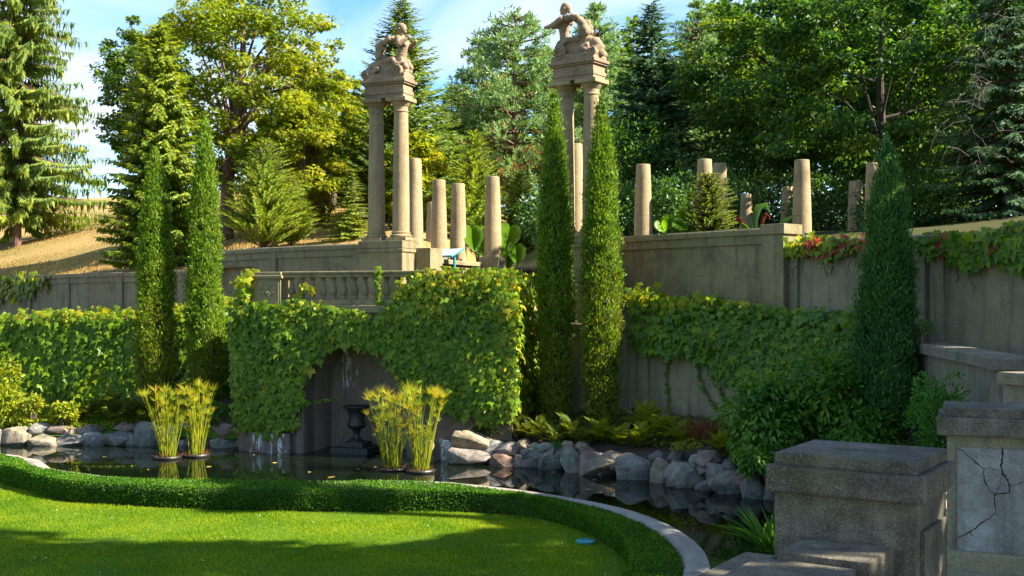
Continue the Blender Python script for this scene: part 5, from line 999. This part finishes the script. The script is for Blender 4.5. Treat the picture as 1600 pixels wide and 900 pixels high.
def pine(name, label, px, d, ytop, Rm, mat, seed, H=None, nb=10, whorl=.5, brown=0., xy=None, start=.15, prof=.6, group=None):
    g = rng(seed); x, y = xy or XY(px, d); zb = gz(x, y); H = H or EYE-(ytop-HZ)/FPX*d-zb; t = thing(name, label, 'tree', (x, y, zb), group); tr = MB(); tr.tube([(x, y, zb-.3), (x, y, zb+H*.6), (x, y, zb+H)], [.26, .15, .02], 9)
    C = []; O = []; z = start*H
    while z < H:
        q = z/H; r0 = max(.3, Rm*((1-q)**prof)*(.8+.4*g.random())); k = nb
        for b in range(k):
            a = g.random()*6.28; o = np.array([math.cos(a), math.sin(a), 0]); r = r0*g.uniform(.6, 1.1); e = np.array([x, y, zb+z])+o*r+np.array([0, 0, r*g.uniform(.05, .35)]); b0 = np.array([x, y, zb+z]); tr.tube([b0, (b0+e)/2-np.array([0, 0, .05]), e], [.05, .03, .012], 4, False)
            m = max(4, int(r*6.3)); s = g.uniform(.35, 1.03, m); C.append(b0+(e-b0)*s[:, None]+g.normal(0, .16, (m, 3))*np.array([1, 1, .7])*(.5+r*.3)); O.append(np.tile(o, (m, 1)))
        z += whorl*g.uniform(.7, 1.2)
    C = np.concatenate(C); O = np.concatenate(O); n = len(C); m = 9; pos = np.repeat(C, m, 0)+g.normal(0, .04, (n*m, 3)); dd = np.repeat(O*.6, m, 0)+g.normal(0, .75, (n*m, 3))+np.array([0, 0, .75]); nh = g.normal(0, 1, (n*m, 3)); sc = g.uniform(.19, .34, n*m)
    br = np.repeat((g.random(n) < brown*(1-np.clip((C[:, 2]-zb)/H*1.4, 0, 1))*2), m)
    put('crown', cards('crown', *KITE, pos[~br], dd[~br], nh[~br], sc[~br], MT[mat], .065), t)
    if br.any(): put('crown', cards('crown', *KITE, pos[br], dd[br], nh[br], sc[br], MT['pine_brown'], .05), t)
    tr.build('trunk', MT['bark_red'], t); return t

GB = 'trees behind the garden walls'
# --- left side
conifer('spruce_tree', 'tall drooping spruce on the hill at the far left', 27, 76, 0, 8.0, 'spruce_sunlit', 101, H=22, whorl=.42, nb=13, droop=.38, twig=.62, tw=.24, start=.10, prof=.5, hang=.95, step=.15, jag=.72, lift=.3, group=GB, bark='bark_red')
conifer('juniper_tree', 'small bush far off on the hill crest', 97, 100, 268, 2.0, 'juniper', 102, whorl=.3, nb=8, droop=-.2, twig=.4, tw=.3, start=.02, group=GB)
conifer('thuja_tree', 'loose light green conifer behind the left cypresses', 248, 45.5, 30, 2.5, 'thuja', 103, whorl=.20, nb=16, droop=.05, twig=.44, tw=.6, start=.02, prof=.55, face=.95, hang=.5, step=.11, jag=.62, up=.1, group=GB, bark='bark_red')
broadleaf('maple_tree', 'big yellow green maple left of the twin columns', 378, 53, 130, 5.0, 5.6, 'maple', 104, nclump=330, per=110, leaf=.21, trunk_r=.30, bark='bark_red', clump=.125, inner=.3, flat=.5, tx=-.75, group=GB, mat2='maple_gold', share2=.05, limbs=40)
broadleaf('maple_tree', 'leafy maple bough drooping low beside the small cedar', 475, 50, 248, 2.5, 3.2, 'maple', 105, nclump=150, per=130, leaf=.18, trunk_r=.12, clump=.17, mat2='maple_gold', share2=.2, group=GB)
conifer('juniper_tree', 'fluffy light green cedar above the left wall', 415, 44, 218, 2.0, 'juniper', 106, face=.95, whorl=.13, nb=15, droop=-.35, twig=.26, tw=.32, start=.02, prof=.62, hang=-.55, step=.10, group=GB, up=.35)
conifer('juniper_tree', 'smaller cedar leaning right of the fluffy one', 455, 45, 290, 1.2, 'juniper', 107, face=.95, whorl=.13, nb=14, droop=-.35, twig=.32, tw=.30, start=.02, prof=.6, hang=-.55, step=.10, group=GB, up=.4)
conifer('spruce_tree', 'little young spruce left of the twin columns', 548, 44, 262, 1.25, 'thuja', 108, whorl=.15, nb=12, droop=.1, twig=.3, tw=.34, start=.02, step=.1, group=GB)
conifer('spruce_tree', 'tall pointed spruce right behind the left statue', 628, 51, -10, 3.9, 'spruce', 109, whorl=.22, nb=15, droop=.1, twig=.42, tw=.32, start=.02, prof=.72, hang=.1, step=.11, jag=.5, group=GB, up=.3)
broadleaf('maple_tree', 'golden young maple between the left columns', 640, 47, 285, 1.5, 2.6, 'maple_gold', 110, nclump=46, per=130, leaf=.24, trunk_r=.10, clump=.3, group=GB, mat2='maple', share2=.4)
conifer('juniper_tree', 'yellow green cedar behind the middle broken columns', 742, 46, 205, 1.5, 'juniper', 112, face=.95, whorl=.14, nb=14, droop=-.3, twig=.34, tw=.30, start=.02, prof=.6, hang=-.5, step=.10, group=GB, up=.35)
conifer('juniper_tree', 'second cedar filling in by the left centre cypress', 812, 48, 268, 1.5, 'juniper', 113, face=.95, whorl=.15, nb=13, droop=-.2, twig=.34, tw=.30, start=.02, prof=.6, hang=-.3, step=.11, group=GB, up=.3)
conifer('spruce_tree', 'dark spruce behind the middle broken columns', 690, 54, 165, 3.2, 'spruce', 114, step=.12, whorl=.26, nb=13, droop=.15, twig=.42, tw=.3, start=.03, prof=.75, group=GB, up=.1)
broadleaf('maple_tree', 'sunny maple low behind the left twin columns', 575, 60, 215, 2.6, 3.4, 'maple', 141, nclump=120, per=120, leaf=.22, trunk_r=.12, clump=.18, group=GB, mat2='maple_gold', share2=.25)
conifer('spruce_tree', 'mid green spruce filling the gap right of the left statue', 705, 62, 130, 3.6, 'spruce', 142, whorl=.28, nb=14, droop=.1, twig=.5, tw=.32, start=.02, prof=.7, hang=.1, step=.14, jag=.5, group=GB, up=.25)
broadleaf('beech_tree', 'shaded tree low between spruce and centre pine', 745, 66, 240, 3.0, 3.2, 'beech', 143, nclump=90, per=120, leaf=.26, trunk_r=.15, clump=.2, group=GB)
broadleaf('beech_tree', 'low leafy tree behind the left wall cedars', 500, 62, 285, 3.0, 2.2, 'beech', 144, nclump=80, per=120, leaf=.24, trunk_r=.12, clump=.2, group=GB)
broadleaf('maple_tree', 'green maple filling in behind the loose light conifer', 232, 57, 150, 2.7, 4.4, 'beech', 145, nclump=150, per=110, leaf=.21, trunk_r=.14, clump=.18, group=GB, flat=.5)
broadleaf('maple_tree', 'yellow green maple crown between big maple and left statue', 520, 58, 190, 2.5, 3.0, 'maple', 146, nclump=130, per=100, leaf=.21, trunk_r=.14, clump=.18, group=GB, flat=.5, mat2='maple_gold', share2=.2)
# --- centre pines
pine('pine_tree', 'blue green pine with browned lower boughs in the centre', 805, 58, 18, 4.2, 'pine', 115, brown=.2, prof=.45, group=GB)
pine('pine_tree', 'slim pine top left of the brown boughed pine', 748, 63, 62, 3.2, 'pine', 116, group=GB)
pine('pine_tree', 'broad pine right behind the right statue', 930, 60, 8, 4.2, 'pine', 117, group=GB)
pine('pine_tree', 'light pine crown right of the dark pointed spruce', 1090, 60, 8, 3.6, 'pine', 118, group=GB)
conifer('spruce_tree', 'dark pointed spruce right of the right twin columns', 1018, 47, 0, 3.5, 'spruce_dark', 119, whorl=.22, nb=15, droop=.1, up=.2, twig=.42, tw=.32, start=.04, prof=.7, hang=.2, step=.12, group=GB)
broadleaf('beech_tree', 'sunlit yellow green tree behind the dark spruce', 1135, 62, 130, 3.6, 4.6, 'beech', 120, nclump=80, per=170, leaf=.28, group=GB)
# --- right dark wood
broadleaf('oak_tree', 'large dark broadleaf tree left of the right cypress top', 1245, 45, 130, 4.6, 5.2, 'beech', 121, nclump=200, per=160, leaf=.18, trunk_r=.3, clump=.15, flat=.42, bark='bark_dark', group=GB, mat2='oak', share2=.6, tmpl=QUAD)
broadleaf('oak_tree', 'large dark broadleaf tree directly above the right cypress', 1375, 38, 120, 4.6, 4.9, 'oak', 122, nclump=200, per=160, leaf=.17, trunk_r=.17, clump=.15, flat=.42, bark='bark_dark', group=GB, tmpl=QUAD, mat2='beech', share2=.15)
broadleaf('oak_tree', 'dark broadleaf tree at the upper right', 1500, 44, 100, 4.8, 6.0, 'oak', 123, nclump=190, per=160, leaf=.19, trunk_r=.3, clump=.15, flat=.42, bark='bark_dark', group=GB, tmpl=QUAD)
broadleaf('oak_tree', 'deep shaded tree closing the right edge of the wood', 1640, 46, 110, 5.2, 6.2, 'oak', 124, nclump=120, per=160, leaf=.24, trunk_r=.3, bark='bark_dark', group=GB, tmpl=QUAD)
conifer('hemlock_tree', 'dark hemlock with bare grey twigs at the right edge', 1572, 33.2, -80, 3.2, 'spruce_dark', 125, whorl=.22, nb=13, droop=.35, twig=.36, tw=.26, start=.05, prof=.5, hang=.5, step=.12, group=GB)
tw_ = MB(); g = rng(126); x, y = XY(1548, 31.2)
for k in range(40):
    b0 = Vector((x+g.normal(0, .5), y+g.normal(0, .3), 4+g.uniform(3.8, 7.8))); e = b0+Vector((g.normal(-.3, .5), g.normal(-.2, .3), g.uniform(-.5, .3))); m_ = (b0+e)/2+Vector((0, 0, .1)); tw_.tube([b0, m_, e], [.008, .006, .003], 4, False)
    for j in range(3): s = m_.lerp(e, g.random()); tw_.tube([s, s+Vector((g.normal(0, .2), g.normal(0, .15), g.normal(-.1, .15)))], [.006, .003], 3, False)
dt = thing('dead_branch', 'tangle of bare grey dead twigs in the right hemlock', 'branch', (x, y, 5.4)); stuffpart(tw_.build('twigs', MT['twig'], dt))
# back row closing the horizon
for i, (px, d, yc, r, rz, lab) in enumerate([(860, 85, 190, 5, 6, 'far tree behind the right twin columns'), (985, 82, 180, 5.5, 7, 'far tree behind the dark pointed spruce'), (1180, 78, 150, 6, 8, 'far tree behind the large dark broadleaf trees'), (1330, 66, 110, 6, 8, 'far tree high in the wood above the right cypress'), (1480, 64, 110, 6, 8, 'far tree in the dark wood at upper right')]):
    broadleaf('forest_tree', lab, px, d, yc, r, rz, 'oak' if i > 1 else 'beech', 130+i, nclump=64, per=100, leaf=.50, trunk_r=.35, bark='bark_dark', group=GB, tmpl=QUAD, clump=.24)
# understory
for i, (px, yc, d, rx, rz, mat, lab) in enumerate([(1040, 322, 36, 1.35, 1.2, 'rhodo', 'dark laurel bush behind the lone sunlit column'), (978, 330, 37.5, 1.1, 1.2, 'rhodo', 'dark laurel bush right of the close cypress pair'), (1180, 318, 40.5, 1.7, 1.4, 'rhodo', 'laurel bush behind the small short column'), (1295, 325, 37.5, 1.6, 1.3, 'rhodo', 'glossy laurel bush between the two tall right columns'), (1410, 330, 34, 1.5, 1.3, 'oak', 'dark bush behind the right cypress'), (1110, 290, 43, 2.2, 2.0, 'rhodo', 'tall dark bush behind the little spruce'), (860, 345, 44, 1.5, 1.2, 'rhodo', 'shaded bush glimpsed beside the left centre cypress'), (1250, 250, 44, 2.4, 2.0, 'oak', 'shaded thicket behind the tall right column'), (1370, 260, 40, 2.2, 2.0, 'oak', 'shaded thicket behind the right cypress middle'), (1480, 260, 38, 2.4, 2.4, 'oak', 'shaded thicket left of the hemlock'), (1540, 315, 40, 3.2, 2.0, 'oak', 'shaded thicket low behind the hemlock'), (1440, 330, 40, 2.6, 1.6, 'oak', 'shaded thicket low right of the right cypress'), (985, 255, 44, 1.6, 2.4, 'oak', 'shaded thicket under the dark pointed spruce'), (905, 300, 46, 1.5, 2.0, 'oak', 'shaded thicket between the right twin columns'), (1205, 350, 43, 2.2, 1.2, 'rhodo', 'low laurel filling in behind the banana plant'), (1310, 352, 41, 2.2, 1.1, 'rhodo', 'low laurel behind the reddish short column'), (1160, 345, 50, 3.2, 1.8, 'oak', 'wide low thicket far behind the small short column'), (1290, 340, 48, 3.2, 1.8, 'oak', 'wide low thicket far behind the tall right column')]):
    shrub('laurel_bush', lab, P(px, yc, d), (rx, rx*.8, rz), 3600, QUAD, .17, mat, 150+i, lobes=34, wid=.5, group='bushes behind the right wall')
conifer('spruce_tree', 'little bright spruce growing on the tall right wall', 1108, 30.0, 272, .92, 'thuja', 170, whorl=.06, nb=18, droop=.05, twig=.15, tw=.36, start=.02, prof=.36, hang=.0, step=.05, z0=5.35, up=.25, jag=.45)
# --- trees beyond the right frame edge, shading the stair and the lawn
for i, (x, y, zc, r, rz, nc, lab) in enumerate([(15.4, 21.3, 10.6, 2.9, 3.0, 40, 'tree beyond the right edge by the wall'), (15.2, 16.6, 9.8, 2.6, 2.8, 40, 'tree beyond the right edge above the stair'), (11.3, 8.1, 8.4, 2.4, 2.8, 46, 'tree beyond the right edge beside the cracked pier'), (8.9, 5.0, 8.5, 2.4, 2.8, 36, 'tree beyond the right edge beside the near pier'),
     (10.6, 12.4, 13.4, 2.0, 1.6, 38, 'tall tree beyond the right edge shading the near lawn'), (15.6, 12.4, 13.4, 2.3, 1.7, 42, 'taller tree beyond the right edge, second row'), (9.6, 12.0, 15.6, 2.0, 1.5, 30, 'tallest slim tree beyond the right edge'), (15.2, 15.4, 12.4, 1.2, 1.0, 10, 'middling tree beyond the right edge before the stair'), (12.6, 16.8, 15.2, .8, .7, 8, 'farthest thin tree beyond the right edge')]):
    broadleaf('shade_tree', lab, 0, 1, 0, r, rz, 'oak', 180+i, nclump=nc, per=64, leaf=.40, trunk_r=.2, tmpl=QUAD, xy=(x, y), zc=zc, z0=1.6, group='shade trees beyond the right edge', clump=.26)
